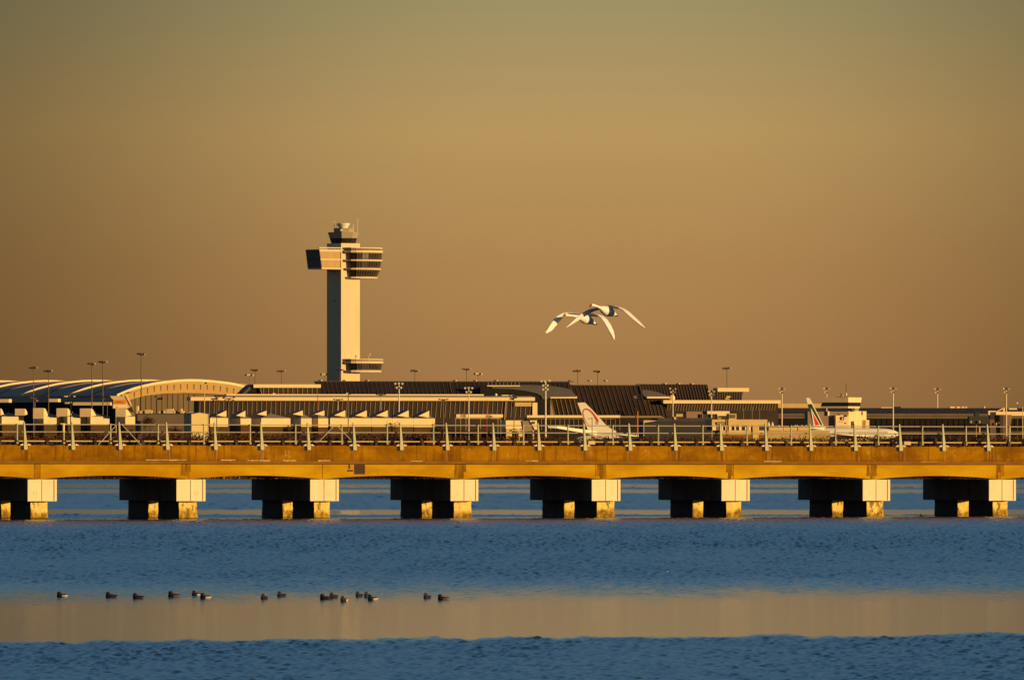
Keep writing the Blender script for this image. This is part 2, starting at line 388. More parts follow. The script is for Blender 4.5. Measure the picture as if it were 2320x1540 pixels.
# ------------------------------------------------------------------ shore plants
def scatter_scrub(name, x0, x1, y0, y1, zbase, top, n, size, m, label=None):
    mb = MB(); rnd = random.Random(hash(name) % 1000 if False else len(name)*13)
    hx = lambda x: 0.5+0.5*math.sin(x*0.21+1.3)*math.sin(x*0.057+0.4)
    for i in range(n):
        x = rnd.uniform(x0, x1); y = rnd.uniform(y0, y1)
        t = top(x)*(0.80+0.20*hx(x+y*0.7))
        z = zbase+(t-zbase)*(rnd.random()**0.55)
        s = size*rnd.uniform(0.5, 1.4)
        a = Vector((rnd.gauss(0,1), rnd.gauss(0,1), rnd.gauss(0.5,1.0))).normalized()*s
        b = Vector((rnd.gauss(0,1), rnd.gauss(0,1), rnd.gauss(0,1))).normalized()*s*0.35
        p = Vector((x, y, z)); mb.poly([p-a*0.5-b, p-a*0.5+b, p+a*0.7])
    # the thicket's dense inside
    rings = []
    for i in range(401):
        x = x0+(x1-x0)*i/400; t = zbase+(top(x)*(0.80+0.20*hx(x+1600*0.7))-zbase)*rnd.uniform(.84,.95); q = rnd.uniform(-.8,.8)
        rings.append([(x, y0+4+q, zbase-.5), (x, y0+7+q, t-rnd.uniform(.2,.7)), (x, y0+14+q, t), (x, y1-10, t-.4), (x, y1-4, zbase-.5)])
    mb.loft(rings)
    o = mb.build(name, m); return o
def scrub_top(x):
    px = x/1600*FOC+CX
    y = 977 if px < 480 else 976 if px < 980 else 985 if px < 1750 else 985
    return zat(y, 1600)
o = scatter_scrub('scrub', -98, 98, 1575, 1625, 1.0, scrub_top, 100000, 0.32, M['scrub'])
tag(o, 'brown bare winter scrub along the far shore behind the railing', 'scrub', kind='stuff')
def blades(name, m, x0, x1, n, hmin, hmax, label, cat, seed):
    mb = MB(); rnd = random.Random(seed)
    for i in range(n):
        x = rnd.uniform(x0, x1); y = rnd.uniform(1488.5, 1500); h = rnd.uniform(hmin, hmax)*(0.8+0.3*math.sin(x*0.3)); r = rnd.uniform(0.03, 0.09)
        p = Vector((x, y, -0.1)); q = p+Vector((rnd.gauss(0,.12), rnd.gauss(0,.12), h))
        d = Vector((1, rnd.uniform(-.8,.8), 0)).normalized()*r
        mb.poly([p-d, p+d, q+d*0.3, q-d*0.3])
    tag(mb.build(name, m), label, cat, kind='stuff')
blades('reeds', M['reed'], -43.5, -33, 1500, 0.6, 1.2, 'dry reeds coloured sunlit orange at the waterline seen under the second arch', 'reeds', 5)  # this patch of the fringe has sunlight put into its colour
blades('marsh_grass', M['bush'], -85, 85, 9000, 0.5, 1.0, 'marsh grass coloured dark for shade along the waterline of the far shore', 'grass', 6)  # rest of the fringe, with shade put into its dark colour

# ------------------------------------------------------------------ railway bridge
BA = 23.05; BP = 3.742; BX0, BY0 = (57-CX)/FOC*780.0, 780.0
BW = 11.3
br = thing('railway_bridge', (BX0, BY0, 0), 'long ochre concrete railway trestle on paired piers crossing the bay', 'bridge')
br.rotation_euler = (0, 0.0019, rad(BA)); ORIG[br.name] = Vector((0,0,0))
bf = Frame(780.0, 57, BA)
def bx(px, v=0.0): return bf.t(px, v)
def bz(py): return CH-(py-HY)*795.0/FOC
ZOFF = 0.07
fz = lambda py: bz(py)+ZOFF            # the deck falls a little towards the far end
XL, XR = -14.0, 92.0
spans = []
capL = [63, 400, 703, 1021, 1341, 1635, 1955, 2241]; capR = [128, 465, 767, 1083, 1405, 1698, 2016, 2301]
caps_ = [(bx(a, -0.41), bx(b, -0.41)) for a, b in zip(capL, capR)]
pier_x = [(a+b)/2 for a, b in caps_]
pier_x = [pier_x[0]-11.2]+pier_x+[pier_x[-1]+11.0]
caps_ = [(caps_[0][0]-11.2, caps_[0][1]-11.2)]+caps_+[(caps_[-1][0]+11.0, caps_[-1][1]+11.0)]
XL = pier_x[0]-1.5; XR = pier_x[-1]+1.5
# fascia: outer parapet beam with ledge, chipped top edge
def fascia(yf, sgn):
    mb = MB()
    zt, zl, zb = fz(1009.5), fz(1045), fz(1049)
    n = 300; top = []; rnd = random.Random(3)
    for i in range(n+1):
        x = XL+(XR-XL)*i/n
        chip = 0.16*max(0, math.sin(x*2.7+math.sin(x*0.9)*3)-0.86)*4*(1 if math.sin(x*0.37) > 0 else 0)
        top.append((x, zt-chip+rnd.uniform(-.008,.008)))
    rings = []
    for x, t in top:
        rings.append([(x, yf, zl), (x, yf+sgn*0.5, zl), (x, yf+sgn*0.5, t), (x, yf, t)])
    mb.loft(rings); return mb
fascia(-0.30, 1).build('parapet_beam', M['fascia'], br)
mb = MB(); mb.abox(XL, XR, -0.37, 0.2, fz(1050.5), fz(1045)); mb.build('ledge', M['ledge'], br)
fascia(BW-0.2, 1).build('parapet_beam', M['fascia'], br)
mb = MB(); mb.abox(XL, XR, 0.2, BW-0.2, fz(1050), fz(1016)); mb.build('deck_slab', M['deck'], br)
def girder(x0, x1, y0, y1):
    zt, ze, zm = fz(1050.5)-0.002, fz(1085.5), fz(1077)
    n = 24; rings = []
    for i in range(n+1):
        s = i/n; x = x0+(x1-x0)*s
        z = ze+(zm-ze)*(1-(2*s-1)**2)**0.9
        rings.append([(x, y0, z), (x, y1, z), (x, y1, zt), (x, y0, zt)])
    mb = MB(); mb.loft(rings); return mb
for a, b in zip(pier_x, pier_x[1:]):
    girder(a+0.02, b-0.02, 0.0, 0.6).build('arched_girder', M['girder'], br)
    girder(a+0.02, b-0.02, BW-0.6, BW).build('arched_girder', M['girder'], br)
mb = MB()
for a, b in zip(pier_x, pier_x[1:]):
    for v in (3.2, 5.6, 8.0): mb.abox(a+0.02, b-0.02, v, v+0.5, fz(1079), fz(1050.5)-0.002)
mb.build('inner_beams', M['deck'], br)
# piers
numbers = {1: ('11', -0.5), 2: ('10', 0.55), 3: ('11', 0.45), 4: ('2', -0.5), 7: ('1', -0.5)}
def text_mesh(s, size):
    cu = bpy.data.curves.new('t', 'FONT'); cu.body = s; cu.size = size; cu.align_x = 'CENTER'; cu.extrude = 0.004
    o = bpy.data.objects.new('t', cu); COL.objects.link(o)
    dg = bpy.context.evaluated_depsgraph_get(); me = bpy.data.meshes.new_from_object(o.evaluated_get(dg))
    bpy.data.objects.remove(o); bpy.data.curves.remove(cu); return me
rnd = random.Random(11)
colL = {1:(69,107),2:(405,446),3:(711,746),4:(1028,1067),5:(1352,1391),6:(1645,1678),7:(1963,2001),8:(2249,2282)}
for i, (a, b) in enumerate(caps_):
    wd = b-a; zt, zb = fz(1085.5)-0.004, fz(1134)
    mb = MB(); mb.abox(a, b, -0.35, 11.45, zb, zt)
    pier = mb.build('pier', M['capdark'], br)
    mb = MB(); mb.abox(a-0.004, b+0.02, -0.41, -0.352, zb-0.004, zt-0.003); mb.build('front_panel', M['cap'], pier)  # thin added facing keeps the pale front apart from the shade-dark body
    for q, ww in ((0.485, 0.022), (0.91, 0.03)):
        mb = MB(); mb.abox(a+wd*q-ww, a+wd*q+ww, -0.416, -0.40, zb+0.02, zt-0.02); mb.build('panel_joint', M['groove'], pier)
    for q in (1.5, 3.2, 6.0, 8.6):
        mb = MB(); mb.abox(a-0.012, a+0.02, q, q+0.06, zb+0.02, zt-0.02); mb.build('panel_joint', M['groove'], pier)
    c0 = caps_[i][0]+0.18; c1 = c0+1.38
    if i in colL: c0, c1 = bx(colL[i][0], 0.5), bx(colL[i][1], 0.5)
    for y0, y1 in ((0.5, 4.75), (6.75, 10.9)):
        rings = []
        for s in range(7):
            z = zb-0.003-(zb+0.55)*s/6; fl = 0.10*max(0, (s-2)/4)*(0.5+rnd.random()*0.5)
            j = lambda: rnd.uniform(-.02,.02)
            rings.append([(c0-fl*.3+j(), y0-fl, z), (c1+fl+j(), y0-fl, z), (c1+fl+j(), y1+fl, z), (c0-fl*.3+j(), y1+fl, z)])
        mb = MB(); mb.loft(rings); cm = mb.build('column', M['colshade'], pier)
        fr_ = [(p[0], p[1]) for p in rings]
        mb = MB(); mb.loft([[(p.x if isinstance(p, Vector) else p[0], p[1]-0.045, p[2]), (q[0], q[1]-0.045, q[2]), (q[0], q[1]-0.003, q[2]), (p[0], p[1]-0.003, p[2])] for p, q in fr_]); mb.build('column_face', M['tidemark'], cm)  # added facing carries the bright front colour; the body holds painted shade
    if i in numbers:
        s, dx = numbers[i]; me = text_mesh(s, 0.46); o = bpy.data.objects.new('pier_number', me); me.materials.append(M['faint']); COL.objects.link(o)
        o.parent = pier; o.rotation_euler = (rad(90), 0, 0); o.location = ((a+b)/2-0.1+dx*0.9, -0.413, zb+0.42)
    # rust at the girder joint over the pier
    if 0 < i < 9:
        x = (a+b)/2+rnd.uniform(-.5,.1); hw = rnd.uniform(.18,.4)
        mb = MB(); z0, z1 = fz(1084), fz(1051)
        for q in range(3):
            xx = x+(q-1)*hw*0.8+rnd.uniform(-.05,.05); w0 = hw*rnd.uniform(.2,.55); zz = z0+(z1-z0)*rnd.choice((0, 0, .2, .45)); n = 7
            lft = [(xx-w0*(1+.5*(1-k/n))*rnd.uniform(.85,1.15), -0.004-0.001*q, zz+(z1-zz)*k/n) for k in range(n+1)]
            rgt = [(xx+w0*(1+.5*(1-k/n))*rnd.uniform(.85,1.15), -0.004-0.001*q, zz+(z1-zz)*k/n) for k in range(n+1)]
            mb.prism(lft+rgt[::-1], (0, 0.02, 0))
        mb.build('joint_stain', M['stain'] if i not in (3,) else M['girder'], br)
# broken-out concrete patch and vertical cracks
x0, x1 = bx(802), bx(827)
mb = MB()
mb.abox(x0, x1, -0.006, 0.1, fz(1074), fz(1052))
for q in range(6): mb.abox(x0+0.06+q*0.14, x0+0.10+q*0.14, -0.03, 0.0, fz(1074), fz(1053))
mb.abox(bx(789), bx(793), -0.006, 0.1, fz(1062), fz(1052)); mb.abox(bx(786), bx(800), -0.006, 0.1, fz(1068), fz(1064))
mb.build('spalled_patch', M['groove'], br)
mb = MB()
for px in (1372,): mb.abox(bx(px)-0.03, bx(px)+0.03, -0.306, -0.28, fz(1045), fz(1010))
for px in (1349,): mb.abox(bx(px)-0.02, bx(px)+0.02, -0.006, 0.1, fz(1080), fz(1051))
mb.build('expansion_joint', M['groove'], br)
mb = MB(); rnd = random.Random(21)
for px, py, ln in ((330,1042,90),(560,1043,40),(500,1042,30),(720,1043,26),(760,1048,36),(870,1047,26),(1730,1044,40),(1190,1043,20),(1960,1046,60),(2085,1045,40),(640,1043,30),(930,1044,24)):
    x = bx(px, -0.3); l = ln*0.033; crust = []
    while l > 0:
        d = rnd.uniform(0.1, 0.6); h = rnd.uniform(.02,.07); crust.append((x, fz(py)-h, fz(py)+.02)); crust.append((x+d, fz(py)-h*rnd.uniform(.3,1), fz(py)+.02)); x += d; l -= d
    mb = MB(); mb.loft([[(x, -.335, a), (x, -.29, a), (x, -.29, b), (x, -.335, b)] for x, a, b in crust]); mb.build('lime_crust', M['tan'], br)
# tracks
mb = MB()
for v in (2.4, 3.83, 7.3, 8.73): mb.abox(XL, XR, v, v+0.07, fz(1016)+0.002, fz(1016)+0.20)
mb.build('track_rail', M['dark'], br)
# near railing
mb = MB()
def rod(z, y, r): mb.tube((XL, y, z), (XR, y, z), r, n=6)
rod(fz(980), -0.05, 0.035)
rl = mb.build('railing', M['railm'], br)
x = XL; mb = MB(); rnd = random.Random(4)
mb.tube((XL, 0.25, fz(1000.5)), (XR, 0.25, fz(1000.5)), 0.05, n=8)
mb.build('cable_pipe', M['pipe'], rl)
mb = MB()
i = -2
while i*BP < XR:
    xx = i*BP+1.7
    if xx > XL:
        mb = MB(); mb.abox(xx, xx+0.22, 0.1, 0.42, fz(1009.5), fz(998)); mb.build('pipe_clamp', M['deck'], rl)
    i += 1
postx = [bx(p, -0.42) for p in (57,165,272,379,488,593,699,803,909,1013,1119,1221,1325,1427,1530,1634,1736,1837,1938,2040,2138,2239)]
postx = [postx[0]-BP]+postx+[postx[-1]+BP]
def post_mb(x):
    mb = MB(); zt, zm, zb = fz(958), fz(1008), fz(1019.5); y = -0.42
    mb.hexa([(x-0.11,y-0.08,zm),(x+0.12,y-0.08,zm),(x+0.12,y+0.12,zm),(x-0.11,y+0.12,zm)], [(x-0.12,y,zt),(x-0.04,y,zt),(x-0.04,y+0.12,zt),(x-0.12,y+0.12,zt)])
    mb.hexa([(x-0.13,y-0.11,zb),(x+0.14,y-0.11,zb),(x+0.14,y+0.118,zb),(x-0.13,y+0.118,zb)], [(x-0.15,y-0.11,zm-0.002),(x+0.15,y-0.11,zm-0.002),(x+0.15,y+0.118,zm-0.002),(x-0.15,y+0.118,zm-0.002)])
    return mb
for i, x in enumerate(postx):
    p = post_mb(x).build('post', M['galv'], rl)
    z = fz(1009)
    for s in (-1, 1):
        mb = MB()
        mb.hexa([(x+s*0.2-.0,-0.5,z-0.04),(x+s*0.42,-0.5,z-0.05),(x+s*0.42,-0.2,z-0.05),(x+s*0.2,-0.2,z-0.04)][::s], [(x+s*0.2,-0.5,z+0.10),(x+s*0.42,-0.5,z+0.0),(x+s*0.42,-0.2,z+0.0),(x+s*0.2,-0.2,z+0.10)][::s])
        mb.build('bracket', M['cream'], rl)
    mb = MB(); mb.abox(x-0.28, x-0.19, -0.34, -0.302, fz(1019), z-0.06); mb.build('anchor_plate', M['cream'], rl)
def brace(xc, z0, z1, hw, ztop):
    mb = MB()
    for s in (-1, 1): mb.tube((xc+s*0.15, -0.25, ztop), (xc+s*hw, -0.30, z0), 0.035, n=6)
    mb.tube((xc-hw*0.55, -0.28, z1), (xc+hw*0.55, -0.28, z1), 0.045, n=6)
    mb.build('cross_brace', M['railm'], rl)
brace(postx[3], fz(1009), fz(980), 1.7, fz(962)); brace(bx(757), fz(1002), fz(981), 1.4, fz(966))
mb = MB()
for px in (1318, 2034):
    x = bx(px); mb.abox(x-0.12, x+0.12, -0.2, -0.05, fz(1008), fz(998)); mb.abox(x+0.45, x+1.0, -0.2, -0.05, fz(1006), fz(998))
mb.build('junction_box', M['scoop'], rl)
# far railing
mb = MB()
for py in (963, 980): mb.tube((XL, BW+0.2, fz(py)-(0.0)), (XR, BW+0.2, fz(py)), 0.04, n=6)
fr = mb.build('far_railing', M['railm'], br)
for i, x in enumerate(postx+[postx[-1]+BP, postx[-1]+2*BP]):
    if x > XR: continue
    mb = MB(); mb.tube((x, BW+0.1, fz(1003)), (x, BW+0.1, fz(961)), 0.07, 0.06, n=8)
    mb.lathe((x, BW+0.1, fz(1004.5)), [(0.02,-0.12),(0.11,-0.05),(0.11,0.05),(0.02,0.12)], 8); mb.build('stanchion', M['galv'], fr)
mb = MB(); x = bx(137, BW); mb.tube((x+0.19, BW-0.1, fz(981)), (x+0.19, BW-0.1, fz(962)), 0.10, n=8); mb.abox(x-0.1, x+0.32, BW-0.2, BW, fz(962), fz(960.5))
mb.build('call_box', M['cream'], fr)

# ------------------------------------------------------------------ control tower
TY = 5000.0
tx = lambda px: (px-CX)/FOC*TY
tz = lambda py: zat(py, TY)
TA = rad(39.0); tu = Vector((math.cos(TA), math.sin(TA), 0)); tw = Vector((-math.sin(TA), math.cos(TA), 0))
tc0 = Vector((tx(773.4), TY-7, 0))           # the near vertical edge of the shaft
TWR = (tx(815.3)-tx(773.4))/math.cos(TA); TWL = (tx(773.4)-tx(740.5))/math.sin(TA)
tower = thing('control_tower', (tc0.x, tc0.y, 2.0), 'tall tan concrete airport control tower with cantilevered wing and rounded balconies', 'control tower')
mb = MB(); mb.box(tc0, tu, tw, 0, TWR, 0, TWL, 2.0, tz(551.5)); mb.build('shaft', M['tower'], tower)
cc = tc0+tu*TWR/2+tw*TWL/2
def octa(pxh, z, n=8, ph=0.0, c=None):
    r = (pxh/FOC*TY); c = cc if c is None else c
    return [(c.x+r*math.cos(2*math.pi*(j+0.5)/n+ph), c.y+r*math.sin(2*math.pi*(j+0.5)/n+ph), z) for j in range(n)]
def oct_shell(p0, y0, p1, y1): 
    mb = MB(); mb.loft([octa(p0, tz(y0), ph=TA-rad(22.5)), octa(p1, tz(y1), ph=TA-rad(22.5))]); return mb
k1 = 1.06
oct_shell(26*k1, 551.3, 29.4*k1, 540).build('cab_glass', M['glass'], tower)
cab = oct_shell(29.5*k1, 539.8, 33.5*k1, 526.5).build('cab', M['towertan'], tower)
oct_shell(20*k1, 526.3, 21*k1, 517).build('roof_drum', M['towertan'], tower)
mb = MB(); mb.lathe((cc.x, cc.y, 0), [(1.9, tz(517.5)), (2.3, tz(514)), (3.1, tz(508)), (3.0, tz(506)), (2.6, tz(505.6)), (0.3, tz(505.4))], 24)
mb.build('radome', M['white'], tower, smooth=False)
mb = MB()
for px, y0, y1, r in ((757, 526, 500, .10), (800, 526, 508, .16), (810, 526, 494, .11), (763, 526, 505, .08)):
    mb.tube((tx(px), cc.y, tz(y0)), (tx(px), cc.y, tz(y1)), r, n=6)
mb.build('antenna', M['polecream'], tower)
mb = MB(); mb.tube((tx(774), cc.y-5.5, tz(522)), (tx(774), cc.y-4.5, tz(522)), 0.55, n=12); mb.build('roof_dish', M['white'], tower)
# cantilever wing: runs out to the side along the lit face's direction
def tP(px, py, v):
    """on the plane parallel to the lit face, v metres behind it"""
    o = tc0+tw*v; kx = (px-CX)/FOC; s = (kx*o.y-o.x)/(tu.x-kx*tu.y)
    return o+tu*s+Vector((0,0,tz(py)))
V0 = 0.45
def wing(mb, x0t, x0b, x1, yt, yb, v0, v1, o=0.0):
    A, B, C, D = tP(x0b, yb, v0), tP(x1, yb, v0), tP(x1, yt, v0), tP(x0t, yt, v0)
    e = tw*(v1-v0); mb.hexa([A, B, B+e, A+e], [D, C, C+e, D+e])
mb = MB(); wing(mb, 724.5, 729.5, 774, 570, 609, V0, V0+10.3); wg = mb.build('cantilever_wing', M['panel'], tower)
mb = MB()
for yt, yb in ((566, 571), (587.3, 590), (607.5, 610.8)):
    q = lambda y: 724+(y-566)*5.2/44
    wing(mb, q(yt)-0.3, q(yb)-0.3, 774, yt, yb, V0-0.35, V0+10.2)
mb.build('floor_band', M['tower'], wg)
mb = MB(); 
A = [tP(724.1, 567, V0-0.3), tP(729.3, 610.6, V0-0.3)]; e = tw*10.6; o2 = -tu*0.12
mb.loft([[A[0], A[1], A[1]+e, A[0]+e], [A[0]+o2, A[1]+o2, A[1]+o2+e, A[0]+o2+e]]); mb.build('end_wall', M['shadegrey'], wg)
mb = MB(); wing(mb, 723.5, 723.5, 773, 561.2, 563.4, V0-0.4, V0-0.1); e = tw
a, b = tP(723.5, 562.3, V0-0.3), tP(723.5, 562.3, V0+10); mb.tube(a, b, 0.22, n=6)
for i in range(9):
    p = tP(724+i*6, 562, V0-0.2); mb.tube(p, p-Vector((0,0,0.9)), 0.08, n=5)
mb.build('roof_rail', M['tower'], wg)
mb = MB(); p = tP(756, 681, 0); q = Vector((tx(756.5), tc0.y+TWL*0.45-1.5, tz(681.5))); mb.lathe(q, [(0.1,-0.4),(0.9,-0.1),(0.9,0.2),(0.1,0.45)], 10); mb.build('wall_lamp', M['tower'], tower)
# rounded balconies
OUT = [(779,-6.6),(786,-8.6),(796,-9.7),(808,-9.6),(822,-8.6),(836,-6.9),(849,-4.2),(859,-0.9),(865,2.6),(867.3,6.5),(866,10.5),(850,13.0),(815,12)]
GLS = [(797,-6.6),(802,-8.4),(810,-8.8),(822,-8.0),(836,-6.3),(848,-3.8),(857.5,-0.6),(863.5,2.6),(865.7,6.5),(864,10),(848,12.4),(812,11.4)]
def plan(P, sc_, z, pc=797.0):
    out = []
    for px, d in P:
        X = tx(pc+(px-pc)*sc_); Y = cc.y+d*sc_
        out.append(Vector((X, Y, z)))
    return out
def storey(mb, P, s0, y0, s1, y1): mb.loft([plan(P, s1, tz(y1)), plan(P, s0, tz(y0))])
bal = MB(); storey(bal, OUT, 1.0, 567.5, 1.0, 572.8); 
bal = bal.build('balcony', M['tower'], tower)
for s, y0, y1 in ((0.985, 588.3, 591.8), (0.94, 607.5, 611.2), (0.83, 627.3, 631)):
    mb = MB(); storey(mb, OUT, s, y0, s-0.01, y1); mb.build('floor_slab', M['tower'], bal)
mb = MB(); storey(mb, OUT, 0.99, 561.0, 0.99, 563.6); mb.build('roof_rail', M['tower'], bal)
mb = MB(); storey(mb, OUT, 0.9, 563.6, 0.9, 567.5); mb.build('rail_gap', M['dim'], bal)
def glazed(par, s0, y0, s1, y1, top=0.18):
    mb = MB(); storey(mb, GLS, s0, y0, s1, y1); g = mb.build('window_band', M['glass'], par)
    mb = MB(); A, B = plan(GLS, s0*1.002, tz(y0)), plan(GLS, s1*1.002, tz(y1)); c = Vector((tx(820), cc.y+2, 0))
    def ring(q):
        return [B[j].lerp(A[j], q) for j in range(len(A))]
    # frames: rails near top and foot, uprights between
    for q, hh in ((0.15, 0.22), (0.86, 0.22)):
        R = ring(q)
        for j in range(2, 8):
            mb.tube(R[j], R[j+1], hh/2*1.0, n=5)
    for j in range(2, 8):
        for h in (0.0, 0.5): mb.tube(B[j].lerp(B[j+1], h), A[j].lerp(A[j+1], h), 0.16, n=5)
    mb.build('window_frame', M['dimmull'], g)
glazed(bal, 0.995, 573, 0.975, 588.1); glazed(bal, 0.97, 592, 0.93, 607.3); glazed(bal, 0.925, 611.4, 0.83, 627.1)
lo = MB(); storey(lo, OUT, 1.01, 818, 1.01, 823); lo = lo.build('balcony', M['tower'], tower)
mb = MB(); storey(mb, OUT, 1.01, 813, 1.01, 815.3); mb.build('roof_rail', M['tower'], lo)
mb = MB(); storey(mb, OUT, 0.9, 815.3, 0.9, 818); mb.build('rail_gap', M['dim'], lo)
mb = MB(); storey(mb, OUT, 0.955, 838.5, 0.94, 843); mb.build('floor_slab', M['tower'], lo)
glazed(lo, 1.0, 823.2, 0.96, 838.3)
mb = MB(); mb.tube((tx(836), cc.y-6, tz(818)), (tx(836), cc.y-6, tz(803)), 0.12, n=6); mb.lathe((tx(838), cc.y-6, tz(803)), [(0.1,-.5),(.5,0),(.1,.5)], 8); mb.build('antenna', M['polecream'], lo)

# ------------------------------------------------------------------ terminals
def root_at(fr, px, name, label, cat, group=None):
    p = fr.P(px, HY); return thing(name, (p.x, p.y, 2.0), label, cat, group)
GY = 1008     # a row safely below the airport ground line, so walls stand in the ground
def part(name, m, root, fn):
    mb = MB(); fn(mb); return mb.build(name, m, root)

# long central terminal
F = Frame(4600, 800, 12)
T = root_at(F, 820, 'central_terminal', 'long low terminal of brown glass under a cream fascia, with the tower rising behind it', 'terminal building')
fa = part('roof_fascia', M['cream'], T, lambda b: F.slab(b, 432, 1212, 899.3, 907.6, -2.5, 7))
wn = part('window_wall', M['brownglass'], T, lambda b: F.slab(b, 449, 1206, 907.6, GY, 0, 9))
part('mullion', M['mull'], wn, lambda b: (F.bars(b, 453, 700, 909, 940, 24, -0.02, 1.7, -0.8), F.bars(b, 712, 1202, 909, 946, 47, -0.02, 1.6, -2.6), F.bars(b, 1146, 1146, 909, 951, 1, -0.3, 3.6, -3)))
part('roof_deck', M['slate'], T, lambda b: F.slab(b, 500, 1206, 896, 899.2, 1, 9))
part('upper_fascia', M['cream'], T, lambda b: F.slab(b, 513, 1096, 892.6, 896, 3, 8))
part('signboard_panel', M['tan'], T, lambda b: F.slab(b, 1167, 1204, 911, 920, -1.2, -0.2))
part('end_pillar', M['cream'], T, lambda b: F.slab(b, 1206.5, 1217.5, 911.5, GY, -1, 2))
sl = part('sloping_glass', M['brownglass'], T, lambda b: F.quad(b, [(724, 893, 14), (1296, 893, 14), (1290, 864, 25), (713, 863.4, 25)]))
part('mullion', M['dimmull'], sl, lambda b: (F.bars(b, 720, 1286, 864.4, 892.6, 57, 13.9, 1.5, 4.2, 24.9, 0.3), F.bars(b, 1017.5, 1017.5, 864.4, 892.6, 1, 13.8, 3.2, 6, 24.8, 0.6)))
part('ridge_cap', M['slate'], sl, lambda b: F.slab(b, 712, 1300, 862.3, 864.1, 25, 27))
def fixtures(b, f, xs, py, v, lit):
    for x in xs: f.slab(b, x-2.2 if not lit else x+3.2, x+2.2 if not lit else x+6.2, py-2.6, py, v, v+1)
part('roof_vent', M['dark'], T, lambda b: fixtures(b, F, (724, 779, 830, 1029, 1075, 1122, 1290, 1334, 1370), 862.2, 25.5, False))
part('roof_lamp', M['lampcream'], T, lambda b: fixtures(b, F, (724, 779, 830, 1029, 1075, 1122, 1334, 1370), 862.2, 25.5, True))
pv = part('pavilion_fascia', M['cream'], T, lambda b: F.slab(b, 574.5, 727, 870.3, 878, 9, 13))
pw = part('pavilion_window', M['brownglass'], T, lambda b: F.slab(b, 588, 722, 878, 896, 10.5, 13))
part('mullion', M['mull'], pw, lambda b: (F.bars(b, 597, 718, 878.3, 892.6, 12, 10.48, 1.8, 0), F.bars(b, 589, 589, 878.3, 892.6, 1, 10.4, 2, 4)))
def arch_roof(b):
    o = [(546, 893), (552, 889), (557, 884), (563, 878), (569, 873), (574.5, 870.5)]; q = [(589, 878), (574.5, 876), (569, 880), (563, 886), (559, 890), (557, 893)]
    b.prism([F.P(x, y, 10.2) for x, y in o+q], F.w*14)
part('arched_roof', M['slate'], T, arch_roof)
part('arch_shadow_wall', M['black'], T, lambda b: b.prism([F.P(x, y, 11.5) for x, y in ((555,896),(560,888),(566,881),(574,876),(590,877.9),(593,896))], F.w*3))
def curved_roof(b):
    P = [(1113,875),(1150,872),(1200,871),(1245,873),(1275,877),(1292,881),(1302,892),(1306,898),(1247,898.5),(1240,903),(1229,903),(1226,896),(1215,890),(1190,884.5),(1160,881),(1115,879)]
    b.prism([F.P(x, y, 8.5) for x, y in P], F.w*4.6)
part('curved_roof', M['slate'], T, curved_roof)
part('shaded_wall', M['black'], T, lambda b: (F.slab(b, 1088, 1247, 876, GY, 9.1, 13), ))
part('clerestory_fascia', M['cream'], T, lambda b: F.slab(b, 1104, 1178, 872.3, 874.4, 8.0, 8.4))
part('clerestory_mullion', M['mull'], T, lambda b: F.bars(b, 1106, 1176, 865, 872, 9, 12, 1.4))
part('plant_box', M['tent'], T, lambda b: (F.slab(b, 1137, 1153, 894, 897.6, 2, 4), F.slab(b, 1156, 1161, 894.5, 898, 2, 4), F.slab(b, 1176, 1194, 897, 899, 2, 4), F.slab(b, 618, 624, 890.5, 892.6, 4, 6)))
part('roof_dish', M['white'], T, lambda b: b.lathe(F.P(1123.5, 894, 3), [(0.1,-.7),(.55,-.4),(.7,0),(.5,.45),(.1,.7)], 10))

# middle terminal with the big sloping glass
F = Frame(4640, 1330, 12); F2 = Frame(4570, 1330, 12)
T = root_at(F, 1350, 'sloping_glass_terminal', 'terminal with a tall sloping wall of dark glass behind the red-arc airliner fin', 'terminal building')
sl = part('sloping_glass', M['brownglass'], T, lambda b: F.quad(b, [(1313, 944, 6), (1471, 944, 6), (1449, 872.5, 20), (1291.5, 872.5, 20)]))
part('mullion', M['dimmull'], sl, lambda b: (F.bars(b, 1303, 1446, 873.2, 943.5, 15, 5.9, 1.5, 21.5, 19.8, 0.3), F.bars(b, 1291.5, 1291.5, 873, 891, 1, 15.6, 2.6, 4.8, 19.5, 0.6), F.bars(b, 1449, 1449, 873, 892, 1, 15.6, 2.4, 5.5, 19.5, 0.6)))
part('ridge_cap', M['dimmull'], sl, lambda b: F.slab(b, 1291, 1450, 871, 872.8, 20, 22))
g2 = part('side_glass', M['brownglass'], T, lambda b: F.quad(b, [(1257, 944, 3), (1321, 944, 3), (1310, 902, 9), (1247, 902, 9)]))
part('mullion', M['mull'], g2, lambda b: F.bars(b, 1248.5, 1300, 903, 943, 6, 2.9, 1.6, 9.2, 8.8, 0.3))
part('side_fascia', M['cream'], T, lambda b: F.slab(b, 1247, 1307.5, 897.2, 902, 7.5, 11))
part('lower_fascia', M['cream'], T, lambda b: F2.slab(b, 1194, 1405, 940.4, 946, -4, 3))
part('grey_fascia', M['grey'], T, lambda b: F2.slab(b, 1405.2, 1500, 941.5, 946, -1, 3))
wn = part('window_wall', M['glass'], T, lambda b: F2.slab(b, 1194, 1500, 946, GY, -1, 4))
part('mullion', M['mull'], wn, lambda b: (F2.bars(b, 1216, 1404, 948, 974, 19, -1.02, 1.5), F2.slab(b, 1193, 1390, 947.5, 948.8, -1.3, -1.02)))

